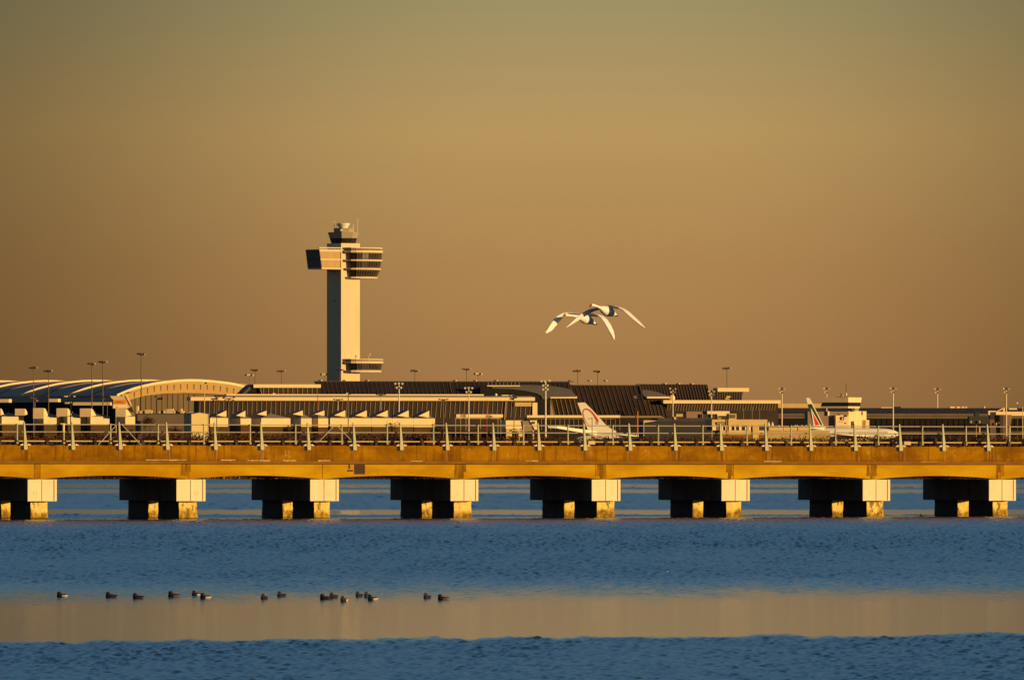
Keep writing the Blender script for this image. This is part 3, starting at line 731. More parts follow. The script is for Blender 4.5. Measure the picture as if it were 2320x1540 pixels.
# further terminal to the right
F = Frame(4730, 1600, 12)
T = root_at(F, 1600, 'striped_terminal', 'terminal with a finely striped dark sloping roof and a boxy cream-topped lookout', 'terminal building')
sl = part('sloping_roof', M['brownglass'], T, lambda b: F.quad(b, [(1452, 907, 6), (1611, 907, 6), (1602.5, 870.5, 14), (1440, 869.5, 14)]))
part('roof_rib', M['dimmull'], sl, lambda b: F.bars(b, 1455, 1599, 871, 906.5, 23, 5.9, 2.0, 8.5, 13.8, 0.3))
part('roof_vent', M['dark'], T, lambda b: fixtures(b, F, (1504, 1535, 1565), 870.2, 13.5, False))
part('roof_lamp', M['lampcream'], T, lambda b: fixtures(b, F, (1504, 1535, 1565), 870.2, 13.5, True))
part('curved_roof', M['slate'], T, lambda b: b.prism([F.P(x, y, 1.0) for x, y in ((1455,882.5),(1472,884),(1490,888),(1505,893.5),(1519,899),(1519,901),(1463,901),(1456,893))], F.w*4))
part('roof_end_cap', M['cream'], T, lambda b: b.lathe(F.P(1522, 900, 1.5), [(0.2,-1.3),(1.35,-1.1),(1.5,-.2),(1.1,.8),(.2,1.25)], 12))
part('eaves_fascia', M['cream'], T, lambda b: F.slab(b, 1466, 1517, 898.2, 902.3, -1.2, 2))
g2 = part('sloping_window', M['brownglass'], T, lambda b: F.quad(b, [(1468, 944, -1), (1514, 944, -1), (1504, 903, 3), (1457, 903, 3)]))
part('mullion', M['dimmull'], g2, lambda b: F.bars(b, 1459, 1501, 904, 943, 6, -1.1, 1.5, 10, 2.9, 0.3))
part('roof_fascia', M['cream'], T, lambda b: F.slab(b, 1503, 1769, 906.2, 913.8, -2.5, 6))
wn = part('window_wall', M['brownglass'], T, lambda b: F.slab(b, 1512, 1763, 913.8, GY, 0, 6))
part('mullion', M['mull'], wn, lambda b: F.bars(b, 1514, 1757, 915, 930, 41, -0.02, 1.4, -3))
pf = part('lookout_fascia', M['cream'], T, lambda b: F.slab(b, 1626, 1697, 878.2, 886.8, 7, 16))
lw = part('lookout_window', M['brownglass'], T, lambda b: b.hexa([F.P(1613,906.1,8), F.P(1679.5,906.1,8), F.P(1679.5,906.1,14), F.P(1613,906.1,14)], [F.P(1613,886.8,8), F.P(1683.5,886.8,8), F.P(1683.5,886.8,14), F.P(1613,886.8,14)]))
part('mullion', M['dimmull'], lw, lambda b: F.bars(b, 1625, 1680, 887.2, 906, 11, 7.98, 2.0))
part('louvre', M['tent'], T, lambda b: (F.slab(b, 1643, 1652, 901.5, 903.5, 7.2, 7.9), F.slab(b, 1646, 1655, 897, 899.5, 7.2, 7.9)))

# long low terminal at the right
F = Frame(4850, 1990, 8)
T = root_at(F, 1990, 'low_terminal', 'long low terminal with a dark blue metal roof running behind the green airliner fin', 'terminal building')
part('roof', M['blueroof'], T, lambda b: F.quad(b, [(1600, 936.5, 0), (2420, 936.5, 0), (2420, 924, 12), (1600, 923.5, 12)]))
part('roof_rib', M['slate'], T, lambda b: F.bars(b, 1652, 2400, 924.2, 936.3, 72, -0.1, 1.6, -9, 11.9, 0.25))
part('roof_fascia', M['dim'], T, lambda b: F.slab(b, 1655, 2420, 936.5, 948, -0.5, 10))
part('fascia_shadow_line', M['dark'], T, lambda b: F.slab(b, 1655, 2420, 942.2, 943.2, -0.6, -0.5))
wn = part('window_wall', M['black'], T, lambda b: F.slab(b, 1655, 2420, 948, GY, 1, 10))
part('mullion', M['black'], wn, lambda b: F.bars(b, 1985, 2400, 949, 972, 34, 0.98, 1.2))
part('apron_strip', M['dim'], T, lambda b: F.slab(b, 1975, 2420, 977, 981, -3, 0.5))
part('parapet_band', M['tan'], T, lambda b: F.slab(b, 1761, 1864, 913.8, 924, 12.5, 18))
part('roof_unit', M['tent'], T, lambda b: [F.slab(b, a, c, 920.4, 924.2, 12.2, 15) for a, c in ((2152,2163.5),(2167,2176),(2179,2185),(2187,2191),(2229,2232.5))]+[F.slab(b, 1996, 2023, 922, 924, 12.2, 14)])
part('roof_tank', M['dark'], T, lambda b: F.slab(b, 2025, 2041, 920.3, 924.4, 12.2, 15))

# ribbed vault terminal at the left
G = Frame(4830, 430, 40)
T = root_at(G, 430, 'vaulted_terminal', 'great vaulted terminal with pale ribs over a dark roof and an arched glass end wall', 'terminal building')
arc = [(262,897),(272,892.5),(285,887),(300,881.5),(322,875.5),(345,870.5),(370,866.7),(400,863.4),(425,862.3),(450,862.6),(480,864.6),(510,868),(530,871),(545,875),(560,880.5),(575,890)]
def Vp(px, py, kx, dz=0.0): return G.P(px-115*kx, py, 0)*0+(G.o+G.w*(35.9*kx)+G.u*G.t(px, 0)+Vector((0,0,G.z(py)+dz)))
def vault(b):
    r = [[Vp(x, y, kk) for x, y in arc]+[Vp(x, y+3, kk) for x, y in reversed(arc)] for kk in [0.02+i*0.5 for i in range(11)]]
    b.loft(r)
part('roof', M['vaultroof'], T, vault)
def rib(b, kk, h, wd):
    up = [Vp(x, y, kk-wd, h) for x, y in arc]; up2 = [Vp(x, y, kk, h) for x, y in arc]
    dn = [Vp(x, y, kk-wd, -0.3) for x, y in arc]; dn2 = [Vp(x, y, kk, -0.3) for x, y in arc]
    b.loft([[a, c, d, e] for a, c, d, e in zip(up, up2, dn2, dn)])
for kk in range(0, 5): part('roof_rib', M['cream'], T, lambda b: rib(b, kk+0.0, 0.75, 0.03))
for kk in range(0, 4): part('roof_seam', M['grey'], T, lambda b: rib(b, kk+0.55, 0.3, 0.02))
def eave(b):
    a = [Vp(262, 896.5, kk) for kk in (0.02, 5.0)]; z = G.z(911)
    b.loft([[a[0], a[1], Vector((a[1].x, a[1].y, z)), Vector((a[0].x, a[0].y, z))], [p+G.u*2 for p in (a[0], a[1], Vector((a[1].x, a[1].y, z)), Vector((a[0].x, a[0].y, z)))]])
part('eaves', M['vaultroof'], T, eave)
def sidewall(b):
    a = [Vp(264, 911, kk) for kk in (0.02, 5.0)]
    q = [a[0], a[1], Vector((a[1].x, a[1].y, 1.5)), Vector((a[0].x, a[0].y, 1.5))]
    b.loft([q, [p+G.u*3 for p in q]])
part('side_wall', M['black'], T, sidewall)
top_ = [(276,893.5),(300,889.5),(328,880.5),(354,874),(386,870.4),(425,868.8),(464,869.6),(495,872),(526,877.4),(553,882.6)]
bot_ = [(553,892),(525,894.5),(510,893.3),(456,890.8),(417,890),(370,891.5),(331,896),(300,904),(283,910)]
part('end_arch', M['archcream'], T, lambda b: b.prism([G.P(x, y, -1.6) for x, y in top_+bot_], G.w*1.2))
up_ = [(x, y) for x, y in arc if 285 <= x <= 560]
part('roof_edge', M['archcream'], T, lambda b: b.prism([G.P(x, y, -0.8) for x, y in up_+[(552,884),(526,879),(495,874),(464,871.6),(425,871),(386,872.5),(354,876),(328,882.5),(300,890)]], G.w*0.7))
def ticks(b):
    for i in range(17):
        x = 305+i*15.0; f = lambda L, x: next((y0+(y1-y0)*(x-x0)/(x1-x0) for (x0,y0),(x1,y1) in zip(L, L[1:]) if x0 <= x <= x1), L[-1][1])
        yt = f(top_, x)+1.2; yb = yt+12; b.hexa([G.P(x-.9, yb, -1.75), G.P(x+.3, yb, -1.75), G.P(x+.3, yb, -1.6), G.P(x-.9, yb, -1.6)], [G.P(x-1.3, yt, -1.75), G.P(x+1.3, yt, -1.75), G.P(x+1.3, yt, -1.6), G.P(x-1.3, yt, -1.6)])
part('arch_joint', M['dim'], T, ticks)
part('end_glass', M['greenglass'], T, lambda b: b.prism([G.P(x, y, -0.3) for x, y in list(reversed(bot_))+[(560, 893), (560, GY), (283, GY)]], G.w*1.0))
part('glass_mullion', M['dimmull'], T, lambda b: G.bars(b, 306, 440, 892, 940, 12, -0.35, 1.0, 0, None, 0.3))
part('end_hump', M['archcream'], T, lambda b: b.prism([G.P(x, y, 3) for x, y in ((528,878),(531,871),(538,868.6),(547,868),(556,869),(564,872),(558,877),(552,882))], G.w*6))
EV = Frame(4800, 120, -10)
for a, c, y0, y1 in ((-30,20,903.8,911.5), (110,131,903.2,910.5), (147,156,911,914.5), (145,152,896.5,899), (165,250,911,918)):
    part('eaves_box', M['cream'], T, lambda b: EV.slab(b, a, c, y0, y1, -6, 0))

# ramp control tower with its white block
RY = 4450.0; ra = rad(72)
ru = Vector((math.cos(ra), math.sin(ra), 0)); rw = Vector((-math.sin(ra), math.cos(ra), 0))
def rc(pxl, pxm, pxr, y):
    """four corners: far side, near edge, far side, hidden, for a block seen edge-on"""
    z = zat(y, RY); n = Vector(((pxm-CX)/FOC*RY, RY, z))
    r = n+ru*((pxr-pxm)/FOC*RY/math.cos(ra)); l = n+rw*((pxm-pxl)/FOC*RY/math.sin(ra))
    return [n, r, r+(l-n), l]
R0 = (1907-CX)/FOC*RY
T = thing('ramp_tower', (R0, RY+3, 2.0), 'squat ramp control tower with a dark window band on a white stepped block', 'control tower')
def blk(name, m, lo, hi, par=None):
    mb = MB(); mb.hexa(rc(*lo), rc(*hi)); return mb.build(name, m, par or T)
blk('cab_roof', M['cream'], (1862, 1922, 1953.5, 911.2), (1862, 1922, 1955.8, 899.8))
blk('cab_glass', M['glass'], (1860, 1921.5, 1951.2, 920), (1863, 1922.2, 1953, 911.3))
blk('cab_floor', M['cream'], (1861, 1921.5, 1950.5, 924.2), (1861, 1921.5, 1951, 920.1))
blk('pedestal', M['tentroof'], (1930, 1937, 1947, 931), (1930, 1937, 1947, 924.3))
bk = blk('block', M['tent'], (1922, 1923, 1967.5, GY), (1922, 1923, 1967.5, 931))
mb = MB(); R = Frame(RY-2, 1930, 14)
R.slab(mb, 1893.5, 1923, 940.3, GY, -0.2, 6); R.slab(mb, 1961, 1969.5, 951, GY, -0.3, 5); mb.build('front_block', M['tent'], T)
mb = MB(); R.slab(mb, 1830, 1922, 932, GY, 2.2, 7); mb.build('shaded_annex', M['grey'], T)
mb = MB(); R.slab(mb, 1904.3, 1912.5, 943.8, 951, -0.5, -0.22); sg = mb.build('gate_sign', M['dark'], T)
mb = MB(); R.slab(mb, 1908, 1909.4, 945.4, 949.6, -0.62, -0.52); R.slab(mb, 1909.4, 1910.6, 946.4, 949, -0.62, -0.52); mb.build('sign_figure', M['cream'], sg)
mb = MB(); R.slab(mb, 1900, 1911, 954.3, 955.3, -0.4, -0.22); R.slab(mb, 1914, 1917, 957, 960, -0.4, -0.22); R.slab(mb, 1953.5, 1954.6, 932, 940, -6.4, -5.0); mb.build('wall_detail', M['dim'], T)
mb = MB(); R.slab(mb, 1875.5, 1879, 931.3, 941, 1.0, 2.1); mb.build('white_vent', M['white'], T)
mb = MB()
for px, y0, y1, r in ((1905.5, 900, 891, .18), (1917, 900, 868, .10), (1913, 900, 897, .12)): mb.tube(W(px, y0, RY+6), W(px, y1, RY+6), r, n=6)
R.slab(mb, 1898, 1911, 898.6, 900.2, 5, 7); mb.build('antenna', M['dark'], T)
mb = MB(); mb.lathe(W(1909.3, 896.5, RY+5), [(.1,-.4),(.4,0),(.1,.4)], 8); mb.lathe(W(1917.3, 893, RY+5), [(.1,-.75),(.38,-.3),(.35,.3),(.1,.75)], 8); mb.build('radome', M['lampcream'], T)

# ------------------------------------------------------------------ cargo units with hip roofs and wedge scoops
def cargo(wall, yt, yb, apex, scoop, mirrored, label, Y=4050, a=25, depth=9, row=None):
    f = row or Frame(Y, (wall[0]+wall[1])/2, a)
    c = f.P((wall[0]+wall[1])/2, HY)
    t = thing('cargo_unit', (c.x, c.y, 2.0), label, 'cargo shed', 'white hip-roofed cargo sheds')
    part('wall', M['tent'], t, lambda b: f.slab(b, wall[0], wall[1], yt, yb, 0, depth))
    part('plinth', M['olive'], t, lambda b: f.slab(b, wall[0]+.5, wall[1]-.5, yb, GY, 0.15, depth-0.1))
    t0, t1 = f.t(wall[0])-0.25, f.t(wall[1])+0.25; z0 = f.z(yt)+0.003
    q = [f.o+f.u*x+f.w*y+Vector((0,0,z0)) for x, y in ((t0,-0.25),(t1,-0.25),(t1,depth+.25),(t0,depth+.25))]
    ap = f.o+f.u*((t0+t1)/2)+f.w*(depth/2)+Vector((0,0,f.z(apex)))
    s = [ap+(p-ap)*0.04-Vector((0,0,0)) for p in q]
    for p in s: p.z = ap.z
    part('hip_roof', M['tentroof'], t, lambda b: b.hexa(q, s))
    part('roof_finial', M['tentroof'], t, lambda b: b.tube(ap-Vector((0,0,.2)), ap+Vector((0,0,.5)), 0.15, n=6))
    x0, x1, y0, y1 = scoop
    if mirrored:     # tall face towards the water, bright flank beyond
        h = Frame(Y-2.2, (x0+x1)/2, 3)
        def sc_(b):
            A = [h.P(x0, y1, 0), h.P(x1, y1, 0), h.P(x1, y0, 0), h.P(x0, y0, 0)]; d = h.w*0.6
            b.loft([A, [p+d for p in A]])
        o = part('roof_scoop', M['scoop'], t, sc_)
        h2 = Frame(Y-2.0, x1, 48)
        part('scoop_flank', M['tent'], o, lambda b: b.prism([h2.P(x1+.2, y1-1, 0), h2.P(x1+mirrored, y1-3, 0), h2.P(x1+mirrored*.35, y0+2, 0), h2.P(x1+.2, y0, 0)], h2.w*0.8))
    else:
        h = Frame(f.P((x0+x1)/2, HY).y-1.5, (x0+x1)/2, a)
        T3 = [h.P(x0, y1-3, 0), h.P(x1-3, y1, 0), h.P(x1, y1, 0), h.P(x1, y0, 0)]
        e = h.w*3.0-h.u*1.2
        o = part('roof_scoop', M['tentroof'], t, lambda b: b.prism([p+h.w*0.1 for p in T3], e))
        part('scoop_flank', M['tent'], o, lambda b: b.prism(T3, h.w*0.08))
    return t
for wall, scoop, tri, lb in (
    ((-42,-4), (-22,2,925,941), 7, 'white cargo shed cut by the picture edge under the vaulted roof'),
    ((4,54), (34,56,925.5,941), 8, 'white cargo shed second from the picture edge, its scoop over a bluish side wall'),
    ((99,136), (75,99,924,948), 12, 'white cargo shed with a large tan scoop reaching down beside its wall'),
    ((153,195), (128,153,924.5,943), 10, 'white cargo shed standing next to the dark near pole on the tank-side row'),
    ((205,248), (181,206,925,944), 12, 'white cargo shed just before the orange advertising board'),
    ((284,306), (262,285,926,944), 13, 'narrow white cargo shed directly below the orange advertising board')):
    cargo(wall, 943.5, 961.5, 935, scoop, tri, lb)
JR = Frame(4050, 866, 20)
for wall, yt, yb, scoop, dep, lb in (
    ((476,517.5), 946.5, 966, (490,513,929.5,943.5), 7, 'white cargo shed beside the straw coloured gabled shed'),
    ((545,569), 947.5, 961, (535,556,930,944), 12, 'short white cargo shed with a deep blue-grey flank wall'),
    ((592,658), 947, 966, (582,604,930,941), 10, 'widest white cargo shed, behind the fourth group of railing posts'),
    ((682,706), 947.3, 966, (663,686,929.5,941), 8, 'small white cargo shed with a shaded gap on both sides'),
    ((721,743.5), 947.3, 967, (712,735,929.5,941), 8, 'small white cargo shed with a dark hatch, before the long joined row'),
    ((748,794.7), 947, 966, (757,782.5,929,943.5), 8, 'first shed of the long joined white row, by the small hatch shed'),
    ((795.3,841.7), 947, 966, (805,831,929,944), 8, 'second shed of the long joined white row'),
    ((842.3,888.7), 947, 966.3, (852,878.5,929,944), 8, 'middle shed of the long joined white row'),
    ((889.3,936.7), 947.3, 966.5, (900,926,929,944.5), 8, 'fourth shed of the long joined white row'),
    ((937.3,985.5), 947.5, 967, (948,972.5,930,945), 8, 'end shed of the long joined white row, next to the open brown ground')):
    cargo(wall, yt, yb, 937, scoop, 0, lb, Y=3985+(wall[0]-476)*0.14, depth=dep, row=JR if wall[0] > 745 else None)

# ------------------------------------------------------------------ service buildings
F = Frame(3950, 365, -8)
T = root_at(F, 365, 'service_building', 'flat taupe service building with cluttered roof, below the arched end wall', 'building')
part('wall', M['grey'], T, lambda b: F.slab(b, 306, 426, 938, GY, 0, 8))
part('parapet', M['dim'], T, lambda b: F.slab(b, 305, 427, 936.2, 938, -0.3, 8.2))
part('corner_pier', M['dim'], T, lambda b: (F.slab(b, 423, 425, 938.5, GY, -0.25, -0.02), F.slab(b, 310, 312.5, 938.5, GY, -0.25, -0.02)))
part('roof_plant', M['cream'], T, lambda b: [F.slab(b, a, c, y, 936.2, 1, 3) for a, c, y in ((309,312.5,919.5),(317,322,930),(328,340,928),(341,344,930),(360,363,931),(370,376,929),(377,392,926),(393,396,930),(409,412,926),(413,416,931),(428,435,933))])
part('roof_duct', M['dim'], T, lambda b: [F.slab(b, a, c, y, 936.2, 3.2, 5) for a, c, y in ((322,345,931),(362,402,930),(403,420,933))])
F = Frame(3930, 453, 25)
T = root_at(F, 453, 'gabled_shed', 'plain straw coloured metal shed with a low gable', 'shed')
part('wall', M['yellowshed'], T, lambda b: b.prism([F.P(x, y, 0) for x, y in ((433.5,GY),(473,GY),(473,938.3),(453,935),(433.5,938.3))], F.w*7))
part('corner_trim', M['tentroof'], T, lambda b: (F.slab(b, 471.6, 473.4, 938.6, GY, -0.12, 0.3), F.slab(b, 433.2, 434.6, 938.6, GY, -0.12, 0.3)))
part('gable_trim', M['tentroof'], T, lambda b: b.prism([F.P(x, y, -0.15) for x, y in ((432.8,938.4),(453,934.9),(473.6,938.4),(473.6,937.4),(453,933.9),(432.8,937.4))], F.w*7.3))

F = Frame(3900, 1675, 15)
T = root_at(F, 1690, 'low_office', 'tan low office building with a barred lower storey and rooftop grille', 'building')
part('upper_wall', M['tan'], T, lambda b: (F.slab(b, 1650.5, 1738.5, 950, 963, -0.5, 9), F.slab(b, 1613, 1649, 950, 963, 0, 9)))
part('lower_wall', M['tan'], T, lambda b: (F.slab(b, 1634, 1736, 974.5, GY, -0.1, 9), F.slab(b, 1705.5, 1718.5, 963, GY, -0.6, 8)))
part('window_band', M['dim'], T, lambda b: F.slab(b, 1615, 1735, 963, 974.5, 0.4, 8.8))
part('pillar', M['tent'], T, lambda b: [F.slab(b, a, c, 963, 974.5, -0.3, 0.4) for a, c in ((1614,1622),(1635,1638),(1643.5,1648.5),(1652,1657),(1664,1667.5),(1674.5,1680),(1688,1692),(1696,1701),(1717,1719.5))])
part('window', M['dark'], T, lambda b: [F.slab(b, a, c, 964, 974, 0.2, 0.4) for a, c in ((1638.5,1643),(1657.5,1663),(1668,1673),(1680.5,1687),(1701.5,1705),(1720,1735))])
part('penthouse', M['tan'], T, lambda b: F.slab(b, 1652, 1668.5, 936.8, 950, 0.3, 4))
part('grille', M['dim'], T, lambda b: F.slab(b, 1654.3, 1666.3, 938.8, 947.3, 0.1, 0.3))
sg = part('wall_sign', M['dark'], T, lambda b: F.slab(b, 1622.5, 1643, 955.6, 962.2, -0.3, -0.02))
part('sign_lettering', M['scoop'], sg, lambda b: [F.slab(b, a, a+1.6, 957.6, 960.6, -0.36, -0.3) for a in (1625, 1627.6, 1630.2, 1632.6, 1635, 1637.4, 1639.6)])
part('plinth', M['ledge'], T, lambda b: F.slab(b, 1634, 1736, 984, GY, -0.4, 2))
part('downpipe', M['dim'], T, lambda b: F.slab(b, 1648.9, 1650.3, 948, 986, -0.75, -0.55))
T = thing('boundary_wall', tuple(F.P(1787, HY)*1-Vector((0,0,F.P(1787, HY).z-2.0))), 'low tan panelled wall topped by small white lumps, between the office and the green fin', 'wall')
part('panel', M['tan'], T, lambda b: [F.slab(b, a, c, 967.6, 975, -0.4, 0.5) for a, c in ((1742,1771),(1775,1806),(1808,1836))])
part('base', M['panel'], T, lambda b: F.slab(b, 1739, 1880, 975.4, GY, -0.3, 0.8))
part('finial', M['white'], T, lambda b: [b.lathe(F.P(x, y, 0), [(.1,-.9),(.45,-.7),(.4,.2),(.1,1.0)], 8) for x, y in ((1741.5,961.5),(1750,961.5))]+[b.lathe(F.P(x, 965, 0), [(.1,-.45),(.5,-.2),(.4,.25),(.1,.4)], 8) for x in (1764.5,1801,1806,1816.5,1826)])
part('coping', M['dim'], T, lambda b: F.slab(b, 1740, 1860, 966.6, 967.4, -0.45, 0.55))

F = Frame(3980, 1555, 10)
T = root_at(F, 1555, 'dark_hangar', 'dark flat-roofed ramp building in shade between the two airliner fins', 'building')
part('wall', M['dark'], T, lambda b: F.slab(b, 1458, 1613, 955, GY, 0, 10))
part('roof', M['blueroof'], T, lambda b: F.slab(b, 1490, 1614, 946.5, 955, -0.5, 10))
part('awning', M['scoop'], T, lambda b: b.prism([F.P(x, y, -0.8) for x, y in ((1459,951.5),(1491,952.4),(1475,955),(1459,957.5))], F.w*3))
part('awning_post', M['scoop'], T, lambda b: F.slab(b, 1458, 1459.3, 953, GY, -0.9, -0.6))
part('roof_hut', M['tan'], T, lambda b: (F.slab(b, 1532, 1547, 937.5, 943.5, 3, 6), F.slab(b, 1527, 1532, 944, 950, -1, 2)))
F = Frame(4250, 1600, 14)
T = root_at(F, 1600, 'jet_bridge', 'jet bridge with a grey end panel and bright cream roof over dark windows', 'jet bridge', 'jet bridges at the gates')
part('end_panel', M['grey'], T, lambda b: F.slab(b, 1555, 1603, 931.8, 951, 1, 5))
part('roof_box', M['cream'], T, lambda b: (F.slab(b, 1602.5, 1653, 931, 937.5, -0.6, 4), F.slab(b, 1625, 1646, 937.5, 941.5, -0.4, 3)))
part('cabin', M['dark'], T, lambda b: F.slab(b, 1586, 1652, 938, 955, 0.2, 4.5))
part('support', M['tentroof'], T, lambda b: (F.slab(b, 1591, 1592.5, 937, GY, -0.2, 0.1), F.slab(b, 1625, 1628, 941, 948, -0.3, 0), F.slab(b, 1626, 1634, 945, 949.5, -0.3, 0)))
F = Frame(4250, 1180, 20)
T = root_at(F, 1180, 'jet_bridge', 'pale jet bridge with a slanting grey tunnel beside the end pillar of the long terminal', 'jet bridge', 'jet bridges at the gates')
part('rotunda', M['cream'], T, lambda b: F.slab(b, 1146, 1183, 952, 971, -1, 4))
part('tunnel', M['grey'], T, lambda b: b.prism([F.P(x, y, -1.6) for x, y in ((1183,953),(1201,953),(1213,975),(1188,978))], F.w*4))
part('cab', M['cream'], T, lambda b: b.prism([F.P(x, y, -2.2) for x, y in ((1200,952),(1216.5,952),(1216.5,973),(1212,973))], F.w*4))
part('cab_window', M['dark'], T, lambda b: F.slab(b, 1205.5, 1212, 954.5, 960, -2.5, -2.22))
part('leg', M['tan'], T, lambda b: [F.slab(b, a, c, 971, GY, -0.5, 0.6) for a, c in ((1147,1160),(1171,1178),(1184,1188),(1207,1210))])
part('stair', M['scoop'], T, lambda b: (F.slab(b, 1160, 1186, 973, 976, -1.5, 0.5), F.slab(b, 1175, 1186, 978, 989, -1.5, 0.5)))
F = Frame(4500, 2270, 10)
T = root_at(F, 2265, 'jet_bridge', 'brown jet bridge under a cream gabled canopy at the low blue-roofed terminal', 'jet bridge', 'jet bridges at the gates')
part('canopy', M['cream'], T, lambda b: (F.slab(b, 2256.5, 2420, 932.2, 941.5, -2, 4), F.slab(b, 2239, 2257, 930.3, 933, -2, -1), F.slab(b, 2239.5, 2243, 933, 939.5, -2, -1)))
part('gable', M['cream'], T, lambda b: (b.prism([F.P(x, y, -2.2) for x, y in ((2257,932),(2260.5,932),(2274.5,926),(2274.5,923.5),(2271,924.5))], F.w*1.2), F.slab(b, 2273, 2277, 923.5, 932.2, -2.3, -1)))
part('lower_canopy', M['cream'], T, lambda b: F.slab(b, 2286, 2304, 924.5, 927.5, 2, 5))
part('cabin', M['dark'], T, lambda b: (F.slab(b, 2243, 2256, 933, 950, -1.8, 2), F.slab(b, 2196, 2243, 943, 960, -1.5, 2), F.slab(b, 2209, 2219, 933, 947, -1.2, 1.5)))
part('rotunda', M['dim'], T, lambda b: b.lathe(F.P(2272, 966, 0), [(3.2,-6),(3.3,0),(4.0,4.4),(4.0,5.0)], 16))
part('column', M['dim'], T, lambda b: F.slab(b, 2243, 2262, 950, GY, -1.5, 2))
part('lamp', M['tan'], T, lambda b: [b.lathe(F.P(x, y, -2.5), [(.1,-.6),(.4,-.2),(.35,.4),(.1,.6)], 8) for x, y in ((2199.5,955.5),(2219,955.5),(2264,957),(2257,960))])
part('leg', M['tan'], T, lambda b: (F.slab(b, 2218.5, 2221.5, 968, 980, -1.5, -0.5), F.slab(b, 2285, 2290, 970, 981, -1.5, -0.5), F.slab(b, 2211.5, 2212.5, 962, 995, -1.6, -1.2)))
F = Frame(4300, 1087, 15)
T = root_at(F, 1087, 'canopy_shelter', 'flat cream canopy on thin legs in front of the long terminal windows', 'canopy')
part('roof', M['cream'], T, lambda b: F.slab(b, 1034, 1139.5, 938.3, 945.2, 0, 5))
part('gutter', M['tan'], T, lambda b: F.slab(b, 1032.5, 1133, 946.2, 948, 0.4, 1))
part('leg', M['mull'], T, lambda b: [F.slab(b, x, x+1.5, 946, GY, 0.5, 0.8) for x in (1031.5, 1043, 1055, 1088, 1127.5, 1134)])

# advertising board on the passenger bridge over the cargo row
F = Frame(4150, 280, 8)
T = root_at(F, 275, 'advertising_board', 'tan slanting passenger bridge end carrying an orange advertising board', 'billboard')
part('housing', M['scoop'], T, lambda b: (b.prism([F.P(x, y, 0) for x, y in ((249,896.5),(284,897),(296,921),(290,925),(256,925),(255,905))], F.w*4)))
bd = part('board', M['orange'], T, lambda b: F.slab(b, 256.5, 285.5, 905.5, 914.8, -0.3, -0.02))
part('board_lettering', M['darkorange'], bd, lambda b: [F.slab(b, x, x+wd, 910.3-h, 911.8, -0.36, -0.3) for x, wd, h in ((263,2.2,1.0),(266,3.5,1.8),(270,3,1.2),(273.5,3.5,.8),(277.5,3.5,.8))])
part('lower_panel', M['cream'], T, lambda b: F.slab(b, 256, 288, 916, 924, -0.3, -0.02))
part('logo_mark', M['tan'], T, lambda b: b.prism([F.P(x, y, -0.4) for x, y in ((262,922),(266,919),(268,922.5))], F.w*0.08))
part('spar', M['cream'], T, lambda b: b.prism([F.P(x, y, -0.5) for x, y in ((284,893.5),(288,893.5),(299.5,919),(296.5,919))], F.w*1.2))
part('column', M['scoop'], T, lambda b: F.slab(b, 262.5, 282.5, 925, GY, 0.2, 3))
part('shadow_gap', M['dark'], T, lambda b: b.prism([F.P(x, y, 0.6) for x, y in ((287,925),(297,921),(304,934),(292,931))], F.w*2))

# ------------------------------------------------------------------ airliners
def fin_prism(b, fr, pts, v0, v1): b.prism([fr.P(x, y, v0) for x, y in pts], fr.w*(v1-v0))
def fuselage(fr, pxt, pxn, pyc, r, nose):
    A, B = fr.P(pxt, pyc-4), fr.P(pxn, pyc); ax = (B-A).normalized(); Ln = (B-A).length
    pr = [(0.15,0),(r*.35,Ln*.06),(r*.72,Ln*.16),(r*.95,Ln*.28),(r,Ln*.38),(r,Ln-nose),(r*.96,Ln-nose*.7),(r*.82,Ln-nose*.4),(r*.58,Ln-nose*.17),(r*.3,Ln-nose*.04),(0.1,Ln)]
    mb = MB(); mb.lathe(A, pr, 24, ax); return mb
F = Frame(4200, 1340, 6)
p = F.P(1345, HY)
T = thing('airliner', (p.x, p.y, 2.0), 'parked white airliner whose tall fin bears a red arc and a star outline', 'airplane', 'parked airliners')
fuselage(F, 1296, 1560, 998, 2.45, 8).build('fuselage', M['white'], T, smooth=True)
fin = part('fin', M['white'], T, lambda b: fin_prism(b, F, ((1308.3,912),(1325.3,911.5),(1341,927),(1373.2,962.5),(1384,970.3),(1396,976),(1396,990),(1338,990),(1333,976.5)), -0.22, 0.22))
arcp = [(560,990,8),(500,925,12),(430,840,18),(350,700,24),(318,610,29),(300,530,33),(302,470,35),(330,405,37),(390,382,40),(460,393,42),(530,435,44),(600,500,47),(670,590,54),(725,680,64),(765,745,72),(792,792,60)]
def arc_strip(b):
    P2 = [(1300+x/14.5, 900+y/14.5, wd/14.5*1.15) for x, y, wd in arcp]; lo, hi = [], []
    for i, (x, y, wd) in enumerate(P2):
        a, c = P2[max(0, i-1)], P2[min(len(P2)-1, i+1)]; d = Vector((c[0]-a[0], c[1]-a[1], 0)).normalized(); nx, ny = -d.y, d.x
        lo.append((x-nx*wd/2, y-ny*wd/2)); hi.append((x+nx*wd/2, y+ny*wd/2))
    b.loft([[F.P(*l, -0.25), F.P(*h, -0.25), F.P(*h, -0.222), F.P(*l, -0.222)] for l, h in zip(lo, hi)])
part('arc_emblem', M['redarc'], fin, arc_strip)
def star(b):
    cx_, cy_ = 1300+757/14.5, 900+832/14.5
    pt = lambda r, k: (cx_+r*math.sin(math.pi*k/5), cy_-r*math.cos(math.pi*k/5))
    o = [pt(5.4 if k % 2 == 0 else 2.5, k) for k in range(10)]; i = [pt(3.0 if k % 2 == 0 else 1.2, k) for k in range(10)]
    for k in range(10):
        q = (k+1) % 10; b.prism([F.P(*o[k], -0.25), F.P(*o[q], -0.25), F.P(*i[q], -0.25), F.P(*i[k], -0.25)], F.w*0.028)
part('star_emblem', M['star'], fin, star)
